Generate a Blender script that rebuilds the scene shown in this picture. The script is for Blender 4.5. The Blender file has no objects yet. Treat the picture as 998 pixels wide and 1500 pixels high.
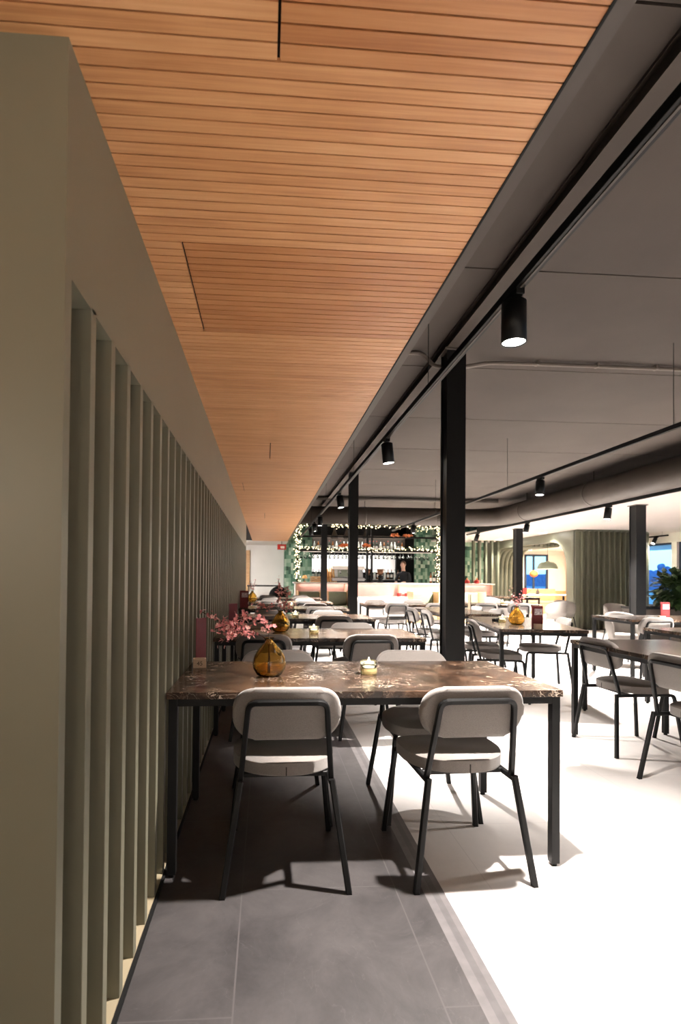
import bpy, bmesh, math, random
from mathutils import Vector, Matrix, Euler
random.seed(7)
S = bpy.context.scene
COL = S.collection
PI = math.pi
def R(d): return math.radians(d)

# ------------------------------------------------------------------ materials
def newmat(name):
    m = bpy.data.materials.new(name); m.use_nodes = True
    nt = m.node_tree; b = nt.nodes['Principled BSDF']
    return m, nt, b
def pmat(name, col, rough=.5, metal=0., spec=.5, emit=None, es=0., trans=0., ior=1.45, sheen=0., alpha=1., coat=0.):
    m, nt, b = newmat(name)
    b.inputs['Base Color'].default_value = (*col, 1)
    b.inputs['Roughness'].default_value = rough
    b.inputs['Metallic'].default_value = metal
    b.inputs['Specular IOR Level'].default_value = spec
    b.inputs['Transmission Weight'].default_value = trans
    b.inputs['IOR'].default_value = ior
    b.inputs['Sheen Weight'].default_value = sheen
    b.inputs['Coat Weight'].default_value = coat
    b.inputs['Alpha'].default_value = alpha
    if emit:
        b.inputs['Emission Color'].default_value = (*emit, 1)
        b.inputs['Emission Strength'].default_value = es
    return m
def N(nt, t, **kw):
    n = nt.nodes.new(t)
    for k, v in kw.items():
        if k in n.inputs: n.inputs[k].default_value = v
        else: setattr(n, k, v)
    return n
def ramp(nt, stops):
    n = nt.nodes.new('ShaderNodeValToRGB'); cr = n.color_ramp
    while len(cr.elements) < len(stops): cr.elements.new(.5)
    for e, (p, c) in zip(cr.elements, stops): e.position = p; e.color = (*c, 1)
    return n
def coords(nt, scale=(1, 1, 1), kind='Object'):
    tc = N(nt, 'ShaderNodeTexCoord'); mp = N(nt, 'ShaderNodeMapping')
    mp.inputs['Scale'].default_value = scale
    nt.links.new(tc.outputs[kind], mp.inputs['Vector'])
    return mp.outputs['Vector']
def noisy(name, c1, c2, scale=(1, 1, 1), ns=8, detail=6, rough=.5, bump=0., metal=0., spec=.5, lo=.35, hi=.65, kind='Object', sheen=0.):
    m, nt, b = newmat(name); L = nt.links.new
    v = coords(nt, scale, kind)
    n = N(nt, 'ShaderNodeTexNoise', Scale=ns, Detail=detail); L(v, n.inputs['Vector'])
    r = ramp(nt, [(lo, c1), (hi, c2)]); L(n.outputs['Fac'], r.inputs['Fac'])
    L(r.outputs['Color'], b.inputs['Base Color'])
    b.inputs['Roughness'].default_value = rough; b.inputs['Metallic'].default_value = metal
    b.inputs['Specular IOR Level'].default_value = spec; b.inputs['Sheen Weight'].default_value = sheen
    if bump:
        bp = N(nt, 'ShaderNodeBump', Strength=bump, Distance=.004); L(n.outputs['Fac'], bp.inputs['Height']); L(bp.outputs['Normal'], b.inputs['Normal'])
    return m

PITCH = .0392; Y0 = 1.103 - 20 * PITCH
def bamboo(name, tint):
    m, nt, b = newmat(name); L = nt.links.new
    tc = N(nt, 'ShaderNodeTexCoord')
    sep = N(nt, 'ShaderNodeSeparateXYZ'); L(tc.outputs['Object'], sep.inputs[0])
    a = N(nt, 'ShaderNodeMath', operation='SUBTRACT'); L(sep.outputs['Y'], a.inputs[0]); a.inputs[1].default_value = Y0
    d = N(nt, 'ShaderNodeMath', operation='DIVIDE'); L(a.outputs[0], d.inputs[0]); d.inputs[1].default_value = PITCH
    fl = N(nt, 'ShaderNodeMath', operation='FLOOR'); L(d.outputs[0], fl.inputs[0])
    wn = N(nt, 'ShaderNodeTexWhiteNoise', noise_dimensions='1D'); L(fl.outputs[0], wn.inputs['W'])
    # long streaks, different on each board
    cb = N(nt, 'ShaderNodeCombineXYZ'); 
    mx = N(nt, 'ShaderNodeMath', operation='MULTIPLY'); L(sep.outputs['X'], mx.inputs[0]); mx.inputs[1].default_value = 3.0
    ox = N(nt, 'ShaderNodeMath', operation='MULTIPLY_ADD'); L(wn.outputs['Value'], ox.inputs[0]); ox.inputs[1].default_value = 40; L(mx.outputs[0], ox.inputs[2])
    my = N(nt, 'ShaderNodeMath', operation='MULTIPLY'); L(sep.outputs['Y'], my.inputs[0]); my.inputs[1].default_value = 110
    L(ox.outputs[0], cb.inputs['X']); L(my.outputs[0], cb.inputs['Y'])
    n = N(nt, 'ShaderNodeTexNoise', Scale=1.0, Detail=5.0, Roughness=.6); L(cb.outputs[0], n.inputs['Vector'])
    cb2 = N(nt, 'ShaderNodeCombineXYZ'); mx2 = N(nt, 'ShaderNodeMath', operation='MULTIPLY'); L(ox.outputs[0], mx2.inputs[0]); mx2.inputs[1].default_value = .9
    L(mx2.outputs[0], cb2.inputs['X']); L(fl.outputs[0], cb2.inputs['Y'])
    n2 = N(nt, 'ShaderNodeTexNoise', Scale=.9, Detail=2.0); L(cb2.outputs[0], n2.inputs['Vector'])
    ad = N(nt, 'ShaderNodeMath', operation='MULTIPLY_ADD'); L(n2.outputs['Fac'], ad.inputs[0]); ad.inputs[1].default_value = .6; L(n.outputs['Fac'], ad.inputs[2])
    ad2 = N(nt, 'ShaderNodeMath', operation='MULTIPLY_ADD'); L(wn.outputs['Value'], ad2.inputs[0]); ad2.inputs[1].default_value = .22; L(ad.outputs[0], ad2.inputs[2])
    t, tg, tb = tint
    r = ramp(nt, [(.55, (.50*t, .215*tg, .085*tb)), (.9, (.68*t, .345*tg, .155*tb)), (1.2, (.78*t, .44*tg, .22*tb))])
    mr = N(nt, 'ShaderNodeMapRange'); mr.inputs['From Min'].default_value = .3; mr.inputs['From Max'].default_value = 1.4
    L(ad2.outputs[0], mr.inputs['Value']); L(mr.outputs[0], r.inputs['Fac'])
    for e, p in zip(r.color_ramp.elements, (.2, .55, .85)): e.position = p
    L(r.outputs['Color'], b.inputs['Base Color'])
    b.inputs['Roughness'].default_value = .42
    return m

def marble(name):
    m, nt, b = newmat(name); L = nt.links.new
    v = coords(nt)
    n0 = N(nt, 'ShaderNodeTexNoise', Scale=7.0, Detail=10.0, Distortion=1.2, Roughness=.65); L(v, n0.inputs['Vector'])
    base = ramp(nt, [(.32, (.010, .006, .004)), (.5, (.030, .017, .011)), (.62, (.075, .042, .026)), (.74, (.16, .10, .065))]); L(n0.outputs['Fac'], base.inputs['Fac'])
    cur = base.outputs['Color']
    for sc, dist, w, lo, hi, col in ((10., 1.8, .016, .50, .60, (.50, .39, .29)), (22., 1.4, .016, .52, .64, (.24, .17, .12)), (5., 2.6, .007, .46, .60, (.62, .52, .42))):
        n1 = N(nt, 'ShaderNodeTexNoise', Scale=sc, Detail=5.0, Distortion=dist); L(v, n1.inputs['Vector'])
        q = N(nt, 'ShaderNodeMath', operation='SUBTRACT'); L(n1.outputs['Fac'], q.inputs[0]); q.inputs[1].default_value = .5
        ab = N(nt, 'ShaderNodeMath', operation='ABSOLUTE'); L(q.outputs[0], ab.inputs[0])
        vr = ramp(nt, [(0, (1, 1, 1)), (w, (0, 0, 0))]); L(ab.outputs[0], vr.inputs['Fac'])
        n2 = N(nt, 'ShaderNodeTexNoise', Scale=sc*.45, Detail=3.0); L(v, n2.inputs['Vector'])
        mk = ramp(nt, [(lo, (0, 0, 0)), (hi, (1, 1, 1))]); L(n2.outputs['Fac'], mk.inputs['Fac'])
        mu = N(nt, 'ShaderNodeMath', operation='MULTIPLY'); L(vr.outputs['Color'], mu.inputs[0]); L(mk.outputs['Color'], mu.inputs[1])
        mix = N(nt, 'ShaderNodeMix', data_type='RGBA'); L(mu.outputs[0], mix.inputs['Factor']); L(cur, mix.inputs['A']); mix.inputs['B'].default_value = (*col, 1)
        cur = mix.outputs['Result']
    L(cur, b.inputs['Base Color'])
    b.inputs['Roughness'].default_value = .24; b.inputs['Specular IOR Level'].default_value = .5
    return m

def tilefloor(name, c1, c2, joint, jw, sx, sy, ox=0., oy=0., rough=.45, spec=.4, veins=True):
    m, nt, b = newmat(name); L = nt.links.new
    tc = N(nt, 'ShaderNodeTexCoord'); v = tc.outputs['Object']
    n = N(nt, 'ShaderNodeTexNoise', Scale=3.2, Detail=11.0, Roughness=.72, Distortion=.5); L(v, n.inputs['Vector'])
    r = ramp(nt, [(.33, c1), (.68, c2)]); L(n.outputs['Fac'], r.inputs['Fac'])
    out = r.outputs['Color']
    if veins:
        n1 = N(nt, 'ShaderNodeTexNoise', Scale=3.0, Detail=5.0, Distortion=2.2); L(v, n1.inputs['Vector'])
        s = N(nt, 'ShaderNodeMath', operation='SUBTRACT'); L(n1.outputs['Fac'], s.inputs[0]); s.inputs[1].default_value = .5
        ab = N(nt, 'ShaderNodeMath', operation='ABSOLUTE'); L(s.outputs[0], ab.inputs[0])
        vr = ramp(nt, [(0, (.22, .22, .22)), (.004, (0, 0, 0))]); L(ab.outputs[0], vr.inputs['Fac'])
        mx0 = N(nt, 'ShaderNodeMix', data_type='RGBA'); L(vr.outputs['Color'], mx0.inputs['Factor']); L(out, mx0.inputs['A'])
        mx0.inputs['B'].default_value = (c2[0]*1.7, c2[1]*1.7, c2[2]*1.7, 1); out = mx0.outputs['Result']
    br = N(nt, 'ShaderNodeTexBrick'); br.offset = 0.5
    mp = N(nt, 'ShaderNodeMapping'); mp.inputs['Location'].default_value = (ox, oy, 0); mp.inputs['Rotation'].default_value = (0, 0, PI/2)
    L(v, mp.inputs['Vector']); L(mp.outputs['Vector'], br.inputs['Vector'])
    br.inputs['Scale'].default_value = 1.0; br.inputs['Mortar Size'].default_value = jw; br.inputs['Mortar Smooth'].default_value = 0
    br.inputs['Brick Width'].default_value = sy; br.inputs['Row Height'].default_value = sx
    mx = N(nt, 'ShaderNodeMix', data_type='RGBA'); L(br.outputs['Fac'], mx.inputs['Factor']); L(out, mx.inputs['A'])
    mx.inputs['B'].default_value = (*joint, 1)
    L(mx.outputs['Result'], b.inputs['Base Color'])
    b.inputs['Roughness'].default_value = rough; b.inputs['Specular IOR Level'].default_value = spec
    return m

def greentile(name):
    m, nt, b = newmat(name); L = nt.links.new
    v = coords(nt, (13, 13, 8))
    vx = N(nt, 'ShaderNodeTexVoronoi', distance='CHEBYCHEV', Scale=1.0, Randomness=.15); L(v, vx.inputs['Vector'])
    sp = N(nt, 'ShaderNodeSeparateColor'); L(vx.outputs['Color'], sp.inputs[0])
    r = ramp(nt, [(.0, (.03, .07, .05)), (.25, (.08, .19, .13)), (.55, (.18, .33, .23)), (.8, (.30, .45, .34)), (.97, (.46, .58, .46))])
    L(sp.outputs[0], r.inputs['Fac'])
    L(r.outputs['Color'], b.inputs['Base Color']); b.inputs['Roughness'].default_value = .25
    return m

M = {}
M['bamboo'] = bamboo('bamboo', (.97, .97, .94))
M['bamboo_dark'] = bamboo('bamboo_dark', (.78, .68, .58))
M['marble'] = marble('brown_marble')
M['floor_dark'] = tilefloor('dark_stone_tile', (.036, .033, .034), (.078, .071, .072), (.082, .075, .076), .0025, .6, 1.2, .3, .08)
M['floor_light'] = tilefloor('pale_stone_tile', (.66, .635, .625), (.74, .715, .70), (.61, .585, .575), .002, 1.2, 1.2, .2, .3, rough=.5, veins=False)
M['strip_a'] = noisy('strip_pale', (.125, .117, .12), (.155, .145, .148), ns=20, rough=.4)
M['strip_b'] = noisy('strip_mid', (.095, .089, .092), (.115, .108, .111), ns=20, rough=.4)
M['black'] = pmat('black_powder_coat', (.0042, .0042, .0044), .45, spec=.3)
M['black_soft'] = pmat('black_matte', (.005, .005, .005), .7, spec=.3)
M['olive'] = noisy('olive_paint', (.170, .162, .116), (.180, .171, .123), ns=2, rough=.42, spec=.4)
M['olive_lite'] = noisy('sand_paint', (.32, .27, .18), (.36, .30, .2), ns=3, rough=.5)
M['olive_dark'] = noisy('dark_olive_paint', (.115, .118, .082), (.125, .128, .09), ns=2, rough=.4, spec=.4)
M['olive_mid'] = noisy('green_olive_paint', (.125, .128, .092), (.135, .138, .10), ns=2, rough=.4, spec=.4)
M['taupe'] = noisy('taupe_concrete', (.062, .049, .041), (.073, .058, .048), ns=1.6, detail=8, rough=.8)
M['duct'] = noisy('taupe_duct', (.058, .045, .037), (.068, .054, .044), ns=3, rough=.55, metal=.0)
M['white'] = noisy('white_paint', (.78, .75, .72), (.82, .79, .76), ns=2, rough=.7)
M['pinkwhite'] = noisy('warm_white_ceiling', (.84, .77, .73), (.86, .79, .75), ns=1.5, rough=.8)
M['fabric'] = noisy('grey_wool', (.150, .134, .123), (.225, .204, .189), ns=420, detail=2, rough=.95, bump=.25, sheen=.25, lo=.3, hi=.7)
M['fabric_edge'] = pmat('dark_stitch', (.03, .027, .025), .9)
M['amber'] = pmat('amber_glass', (.96, .71, .27), .04, trans=1.0, ior=1.48)
M['glass'] = pmat('clear_glass', (.93, .97, .96), .02, trans=1.0, ior=1.45)
M['greenglass'] = pmat('pale_green_glass', (.90, .97, .86), .05, trans=1.0, ior=1.45)
M['wax'] = pmat('candle_wax', (.85, .80, .70), .5, emit=(1, .85, .6), es=.9)
M['honey'] = pmat('honey_glass', (.78, .64, .30), .1, trans=.7, ior=1.45)
M['flame'] = pmat('flame', (1, .8, .5), .5, emit=(1, .82, .5), es=30)
M['pink'] = pmat('pink_petal', (.74, .28, .28), .7)
M['pink2'] = pmat('pale_petal', (.78, .46, .42), .7)
M['twig'] = pmat('twig', (.06, .028, .02), .8)
M['maroon'] = noisy('maroon_card', (.16, .010, .013), (.19, .014, .017), ns=30, rough=.55)
M['maroon_in'] = pmat('rose_card', (.24, .04, .05), .6)
M['cardpic'] = noisy('printed_picture', (.35, .22, .25), (.9, .82, .84), ns=60, rough=.6)
M['oak'] = noisy('light_oak', (.52, .30, .14), (.66, .42, .22), scale=(2, 2, 30), ns=3, rough=.5)
M['oak_lite'] = noisy('pale_wood', (.62, .44, .30), (.72, .54, .38), scale=(2, 2, 30), ns=4, rough=.5)
M['steel'] = noisy('brushed_steel', (.5, .5, .5), (.62, .62, .62), scale=(1, 1, 30), ns=5, rough=.3, metal=1.)
M['tile'] = greentile('green_glazed_tile')
M['boothgreen'] = noisy('sage_leather', (.17, .20, .13), (.21, .24, .16), ns=40, rough=.5)
M['pinkpanel'] = noisy('pink_counter_panel', (.76, .46, .41), (.80, .52, .47), ns=6, rough=.3)
M['led'] = pmat('led_strip', (1, .95, .88), .5, emit=(1, .86, .72), es=9)
M['led_added'] = pmat('dim_added_led_strip', (.5, .45, .4), .5, emit=(1, .86, .72), es=.35)
M['lens'] = pmat('lamp_lens', (1, 1, 1), .5, emit=(1, .95, .88), es=40)
M['lens_warm'] = pmat('warm_lamp_lens', (1, 1, 1), .5, emit=(1, .86, .68), es=18)
M['bulb'] = pmat('fairy_bulb', (1, .9, .7), .5, emit=(1, .76, .42), es=5)
M['garland'] = pmat('garland_green', (.02, .035, .015), .9)
M['leaf'] = noisy('dark_leaf', (.012, .03, .008), (.03, .06, .015), ns=6, rough=.45)
M['soil'] = pmat('soil', (.02, .014, .01), .95)
M['sage_metal'] = pmat('sage_enamel', (.22, .25, .19), .35)
M['skin'] = pmat('skin', (.62, .38, .28), .55)
M['hair'] = pmat('brown_hair', (.09, .045, .022), .6)
M['shirt'] = pmat('black_shirt', (.018, .018, .022), .85)
M['trouser'] = pmat('black_trousers', (.015, .015, .017), .85)
M['shell'] = noisy('light_grey_upholstery', (.21, .192, .178), (.27, .248, .23), ns=200, detail=2, rough=.9)
M['copper'] = pmat('copper', (.62, .22, .10), .35, metal=.7)
M['beans'] = pmat('coffee_beans', (.18, .07, .025), .5)
M['bread'] = noisy('bread_crust', (.55, .28, .09), (.75, .45, .18), ns=12, rough=.8)
M['red'] = pmat('red_enamel', (.45, .03, .025), .4)
M['bottle_dark'] = pmat('dark_bottle_glass', (.02, .03, .02), .08)
M['bottle_clear'] = pmat('clear_bottle', (.75, .80, .78), .1)
M['bottle_amber'] = pmat('brown_bottle', (.22, .08, .02), .1)
M['label'] = pmat('paper_label', (.85, .83, .78), .7)
M['greyframe'] = pmat('light_frame', (.72, .72, .72), .5)
M['navy'] = pmat('blue_frame', (.03, .045, .09), .5)
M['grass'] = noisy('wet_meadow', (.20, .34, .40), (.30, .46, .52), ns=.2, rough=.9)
M['tree'] = noisy('haze_blue_trees', (.10, .17, .38), (.15, .24, .48), ns=1, rough=1.)  # blue dusk haze put into the base colour
M['pane'] = pmat('window_glass', (1, 1, 1), .0, trans=1.0, ior=1.05)
M['passlight'] = pmat('kitchen_light_panel', (1, 1, 1), .5, emit=(1, .97, .92), es=3)
M['conduit'] = pmat('grey_conduit', (.16, .13, .11), .5)
M['orangeflower'] = pmat('orange_dried_flower', (.60, .14, .04), .8)
M['water'] = pmat('pale_panel_wall', (.62, .60, .58), .6)

# ------------------------------------------------------------------ mesh builder
class MB:
    def __init__(s): s.bm = bmesh.new(); s.mats = []
    def mi(s, m):
        if m not in s.mats: s.mats.append(m)
        return s.mats.index(m)
    def _fin(s, fs, m, smooth=False):
        i = s.mi(m)
        for f in fs: f.material_index = i; f.smooth = smooth
    def box(s, c, d, m, bev=0., rot=None, seg=2):
        r = bmesh.ops.create_cube(s.bm, size=1.0); vs = r['verts']
        mat = Matrix.Translation(Vector(c)) @ (rot.to_matrix().to_4x4() if rot else Matrix.Identity(4)) @ Matrix.Diagonal((d[0], d[1], d[2], 1))
        bmesh.ops.transform(s.bm, matrix=mat, verts=vs)
        es = list({e for v in vs for e in v.link_edges}); fs = list({f for v in vs for f in v.link_faces})
        s._fin(fs, m)
        if bev:
            rr = bmesh.ops.bevel(s.bm, geom=es, offset=bev, segments=seg, profile=.5, affect='EDGES')
            s._fin(rr['faces'], m)
        return s
    def bx(s, x0, x1, y0, y1, z0, z1, m, bev=0.): return s.box(((x0+x1)/2, (y0+y1)/2, (z0+z1)/2), (abs(x1-x0), abs(y1-y0), abs(z1-z0)), m, bev)
    def cyl(s, p0, p1, r0, r1, m, seg=16, cap=True, smooth=True):
        p0, p1 = Vector(p0), Vector(p1); d = p1 - p0; q = d.to_track_quat('Z', 'Y')
        rings = []
        for p, r in ((p0, r0), (p1, r1)):
            rings.append([s.bm.verts.new(p + q @ Vector((r*math.cos(2*PI*k/seg), r*math.sin(2*PI*k/seg), 0))) for k in range(seg)])
        fs = [s.bm.faces.new((rings[0][k], rings[0][(k+1) % seg], rings[1][(k+1) % seg], rings[1][k])) for k in range(seg)]
        s._fin(fs, m, smooth)
        if cap: s._fin([s.bm.faces.new(list(reversed(rings[0]))), s.bm.faces.new(rings[1])], m)
        return s
    def lathe(s, prof, m, c=(0, 0, 0), seg=32, smooth=True, fn=None, caps=True):
        c = Vector(c); rings = []
        for r, z in prof:
            ring = []
            for k in range(seg):
                a = 2*PI*k/seg; rr = r * (fn(a, z) if fn else 1)
                ring.append(s.bm.verts.new(c + Vector((rr*math.cos(a), rr*math.sin(a), z))))
            rings.append(ring)
        fs = []
        for A, B in zip(rings, rings[1:]):
            for k in range(seg): fs.append(s.bm.faces.new((A[k], A[(k+1) % seg], B[(k+1) % seg], B[k])))
        if caps:
            fs.append(s.bm.faces.new(list(reversed(rings[0])))); fs.append(s.bm.faces.new(rings[-1]))
        s._fin(fs, m, smooth); return s
    def sweep(s, pts, sec, m, up=(0, 0, 1), smooth=False, closed=False, caps=True):
        pts = [Vector(p) for p in pts]; n = len(pts); rings = []
        up = Vector(up)
        for i, p in enumerate(pts):
            if closed: a, b = pts[i-1], pts[(i+1) % n]
            else: a, b = pts[max(i-1, 0)], pts[min(i+1, n-1)]
            t0 = (p-a).normalized() if (p-a).length > 1e-9 else (b-p).normalized()
            t1 = (b-p).normalized() if (b-p).length > 1e-9 else t0
            t = (t0+t1).normalized()
            sd = t.cross(up)
            if sd.length < 1e-4: sd = t.cross(Vector((1, 0, 0)))
            sd.normalize(); u2 = sd.cross(t).normalized()
            k = 1/max(.4, math.sqrt((1+max(-.9, t0.dot(t1)))/2))
            bis = (t1-t0); 
            ring = []
            for (x, y) in sec:
                o = sd*x + u2*y
                if bis.length > 1e-5:
                    bn = bis.normalized(); o = o + bn*(o.dot(bn))*(k-1)
                ring.append(s.bm.verts.new(p+o))
            rings.append(ring)
        fs = []; ns = len(sec)
        seqs = list(zip(rings, rings[1:])) + ([(rings[-1], rings[0])] if closed else [])
        for A, B in seqs:
            for k in range(ns): fs.append(s.bm.faces.new((A[k], A[(k+1) % ns], B[(k+1) % ns], B[k])))
        if not closed and caps:
            fs.append(s.bm.faces.new(list(reversed(rings[0])))); fs.append(s.bm.faces.new(rings[-1]))
        s._fin(fs, m, smooth); return s
    def prism(s, outline, z0, z1, m, fn=None, bev=0., seg=3, smooth=True):
        """outline: list of (x,y); extruded z0..z1 ; fn maps a Vector"""
        fn = fn or (lambda v: v)
        A = [s.bm.verts.new(Vector((x, y, z0))) for x, y in outline]; B = [s.bm.verts.new(Vector((x, y, z1))) for x, y in outline]
        n = len(A); fs = [s.bm.faces.new((A[k], A[(k+1) % n], B[(k+1) % n], B[k])) for k in range(n)]
        fa = s.bm.faces.new(list(reversed(A))); fb = s.bm.faces.new(B)
        s._fin(fs + [fa, fb], m, smooth)
        allv = set(A+B)
        if bev:
            es = [e for f in (fa, fb) for e in f.edges]
            rr = bmesh.ops.bevel(s.bm, geom=es, offset=bev, segments=seg, profile=.5, affect='EDGES')
            s._fin(rr['faces'], m, smooth); allv |= set(rr['verts'])
        for v in allv:
            if v.is_valid: v.co = fn(v.co.copy())
        return s
    def ico(s, c, r, m, sub=1, sc=(1, 1, 1)):
        q = bmesh.ops.create_icosphere(s.bm, subdivisions=sub, radius=r)
        bmesh.ops.transform(s.bm, matrix=Matrix.Translation(Vector(c)) @ Matrix.Diagonal((*sc, 1)), verts=q['verts'])
        s._fin(list({f for v in q['verts'] for f in v.link_faces}), m, True); return s
    def quad(s, pts, m):
        f = s.bm.faces.new([s.bm.verts.new(Vector(p)) for p in pts]); s._fin([f], m); return s
    def build(s, name, parent=None, loc=None, rot=None, **props):
        me = bpy.data.meshes.new(name); bmesh.ops.recalc_face_normals(s.bm, faces=s.bm.faces); s.bm.to_mesh(me); s.bm.free()
        for m in s.mats: me.materials.append(M[m])
        o = bpy.data.objects.new(name, me); COL.objects.link(o)
        if parent: o.parent = parent
        if loc is not None: o.location = loc
        if rot is not None: o.rotation_euler = rot
        for k, v in props.items(): o[k] = v
        return o
def sq(w, h=None): h = h or w; return [(-w/2, -h/2), (w/2, -h/2), (w/2, h/2), (-w/2, h/2)]
def sqr(w, r=.25):
    k = w/2; c = k*(1-r); return [(-c, -k), (c, -k), (k, -c), (k, c), (c, k), (-c, k), (-k, c), (-k, -c)]
def circ(r, n=8): return [(r*math.cos(2*PI*k/n), r*math.sin(2*PI*k/n)) for k in range(n)]
def fillet(pts, r, n=5):
    pts = [Vector(p) for p in pts]; out = [pts[0]]
    for a, p, b in zip(pts, pts[1:], pts[2:]):
        d0 = (a-p); d1 = (b-p); q = min(r, d0.length*.45, d1.length*.45)
        s0 = p + d0.normalized()*q; s1 = p + d1.normalized()*q
        for k in range(n+1):
            t = k/n; out.append((1-t)**2*s0 + 2*t*(1-t)*p + t*t*s1)
    return out + [pts[-1]]
def rrect(w, h, r, n=6):
    out = []
    for cx, cy, a0 in ((w/2-r, h/2-r, 0), (-w/2+r, h/2-r, 90), (-w/2+r, -h/2+r, 180), (w/2-r, -h/2+r, 270)):
        for k in range(n+1):
            a = R(a0 + 90*k/n); out.append((cx + r*math.cos(a), cy + r*math.sin(a)))
    return out
def thing(name, label, cat, loc=(0, 0, 0), rotz=0., group=None):
    o = bpy.data.objects.new(name, None); COL.objects.link(o); o.empty_display_size = .1
    o.location = loc; o.rotation_euler = (0, 0, rotz); o['label'] = label; o['category'] = cat
    if group: o['group'] = group
    return o
def tag(o, label, cat, group=None, kind=None):
    o['label'] = label; o['category'] = cat
    if group: o['group'] = group
    if kind: o['kind'] = kind
    return o
def dup(root, loc=None, rotz=None, label=None, group=None):
    r = root.copy(); COL.objects.link(r)
    if loc is not None: r.location = loc
    if rotz is not None: r.rotation_euler = (0, 0, rotz)
    if label: r['label'] = label
    if group: r['group'] = group
    for ch in list(root.children):
        c = ch.copy(); COL.objects.link(c); c.parent = r
        for g in list(ch.children):
            d = g.copy(); COL.objects.link(d); d.parent = c
    return r
def struct(mb, name, label, **kw):
    o = mb.build(name, **kw)
    if not kw.get('parent'): o['kind'] = 'structure'; o['label'] = label; o['category'] = name.split('_')[0]
    return o
def spot(name, loc, target, watts, size=80, blend=.35, rad=.035, col=(1, .93, .86), parent=None):
    l = bpy.data.lights.new(name, 'SPOT'); l.energy = watts; l.spot_size = R(size); l.spot_blend = blend; l.shadow_soft_size = rad; l.color = col
    o = bpy.data.objects.new(name, l); COL.objects.link(o); o.location = loc
    o.rotation_euler = (Vector(target)-Vector(loc)).to_track_quat('-Z', 'Y').to_euler()
    if parent: o.parent = parent
    return o
def area(name, loc, rot, watts, sx, sy, col=(1, .95, .9), parent=None):
    l = bpy.data.lights.new(name, 'AREA'); l.shape = 'RECTANGLE'; l.size = sx; l.size_y = sy; l.energy = watts; l.color = col
    o = bpy.data.objects.new(name, l); COL.objects.link(o); o.location = loc; o.rotation_euler = rot
    if parent: o.parent = parent
    return o

# ------------------------------------------------------------------ camera
yaw, pitch, roll, F, PX, PY = .06959, .01318, .00898, 780., 443.92, 835.71
H = 1.22
c_, s_ = math.cos(yaw), math.sin(yaw); cp, sp = math.cos(pitch), math.sin(pitch); cr, sr = math.cos(roll), math.sin(roll)
fwd = Vector((s_*cp, c_*cp, sp)); right = Vector((c_, -s_, 0)); up = right.cross(fwd)
r2 = cr*right + sr*up; u2 = -sr*right + cr*up
cam = bpy.data.cameras.new('camera'); co = bpy.data.objects.new('camera', cam); COL.objects.link(co)
mw = Matrix((r2, u2, -fwd)).transposed().to_4x4(); mw.translation = Vector((0, 0, H)); co.matrix_world = mw
cam.sensor_fit = 'AUTO'; cam.sensor_width = 36; cam.lens = F/1500*36
cam.shift_x = (499-PX)/1500; cam.shift_y = (PY-750)/1500
cam.clip_start = .05; cam.clip_end = 400
cam.dof.use_dof = True; cam.dof.focus_distance = 2.6; cam.dof.aperture_fstop = 4.0
S.camera = co

# ------------------------------------------------------------------ dimensions
XW = -.405      # face of the slatted wall
ZW = 2.30       # bamboo ceiling
XC = .635       # its right edge
ZS = 2.97       # concrete soffit
ZB = 2.89       # beam underside
ZH = 2.46       # warm white ceiling on the right
YE = 18.0       # far wall
# ------------------------------------------------------------------ floor
mb = MB(); mb.bx(-3, .625, -3, 21, -.1, 0, 'floor_dark'); struct(mb, 'floor', 'dark grey stone tile floor beside the slatted wall')
mb = MB(); mb.bx(.705, 16, -3, 21, -.1, 0, 'floor_light'); struct(mb, 'floor', 'pale stone floor of the open dining room')
mb = MB()
mb.bx(.625, .655, -3, 21, -.1, 0, 'strip_a'); mb.bx(.655, .680, -3, 21, -.1, 0, 'strip_b'); mb.bx(.680, .705, -3, 21, -.1, 0, 'strip_a')
struct(mb, 'trim_1', 'banded grey floor strip between dark and pale floor')

# ------------------------------------------------------------------ slatted wall
mb = MB()
mb.bx(-3.0, XW, 1.085, 1.12, 0, ZW+.1, 'olive')                       # end panel
mb.bx(XW-.14, XW, 1.12, 10.9, 1.83, ZW+.1, 'olive')                   # fascia over the slats
mb.bx(XW-.14, XW-.11, 1.12, 10.9, 0, 1.85, 'olive')                   # backing
mb.bx(XW-.12, XW, 10.86, 10.9, 0, 1.85, 'olive')
wl = struct(mb, 'wall_left', 'olive painted slatted wall along the left side')
mb = MB(); k = 0; y = 1.245
while y < 10.8:
    mb.bx(XW-.115, XW, y, y+.036, .015, 1.84, 'olive', .0015); y += .1605
mb.build('slats', wl)
mb = MB(); mb.bx(XW-.12, XW, 1.12, 10.9, 0, .016, 'olive_lite'); mb.build('ledge', wl)
mb = MB(); mb.bx(XW, XW+.012, 1.12, 10.9, 0, .012, 'black_soft'); struct(mb, 'trim_5', 'thin dark edging at the foot of the slatted wall')
mb = MB(); mb.bx(-3.1, -3.0, -3, 1.1, 0, 3.1, 'white'); struct(mb, 'wall_west', 'white side wall')
mb = MB(); mb.bx(-3.1, 16, -3.1, -3.0, 0, 3.1, 'white'); struct(mb, 'wall_back', 'white wall behind the viewer')

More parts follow.
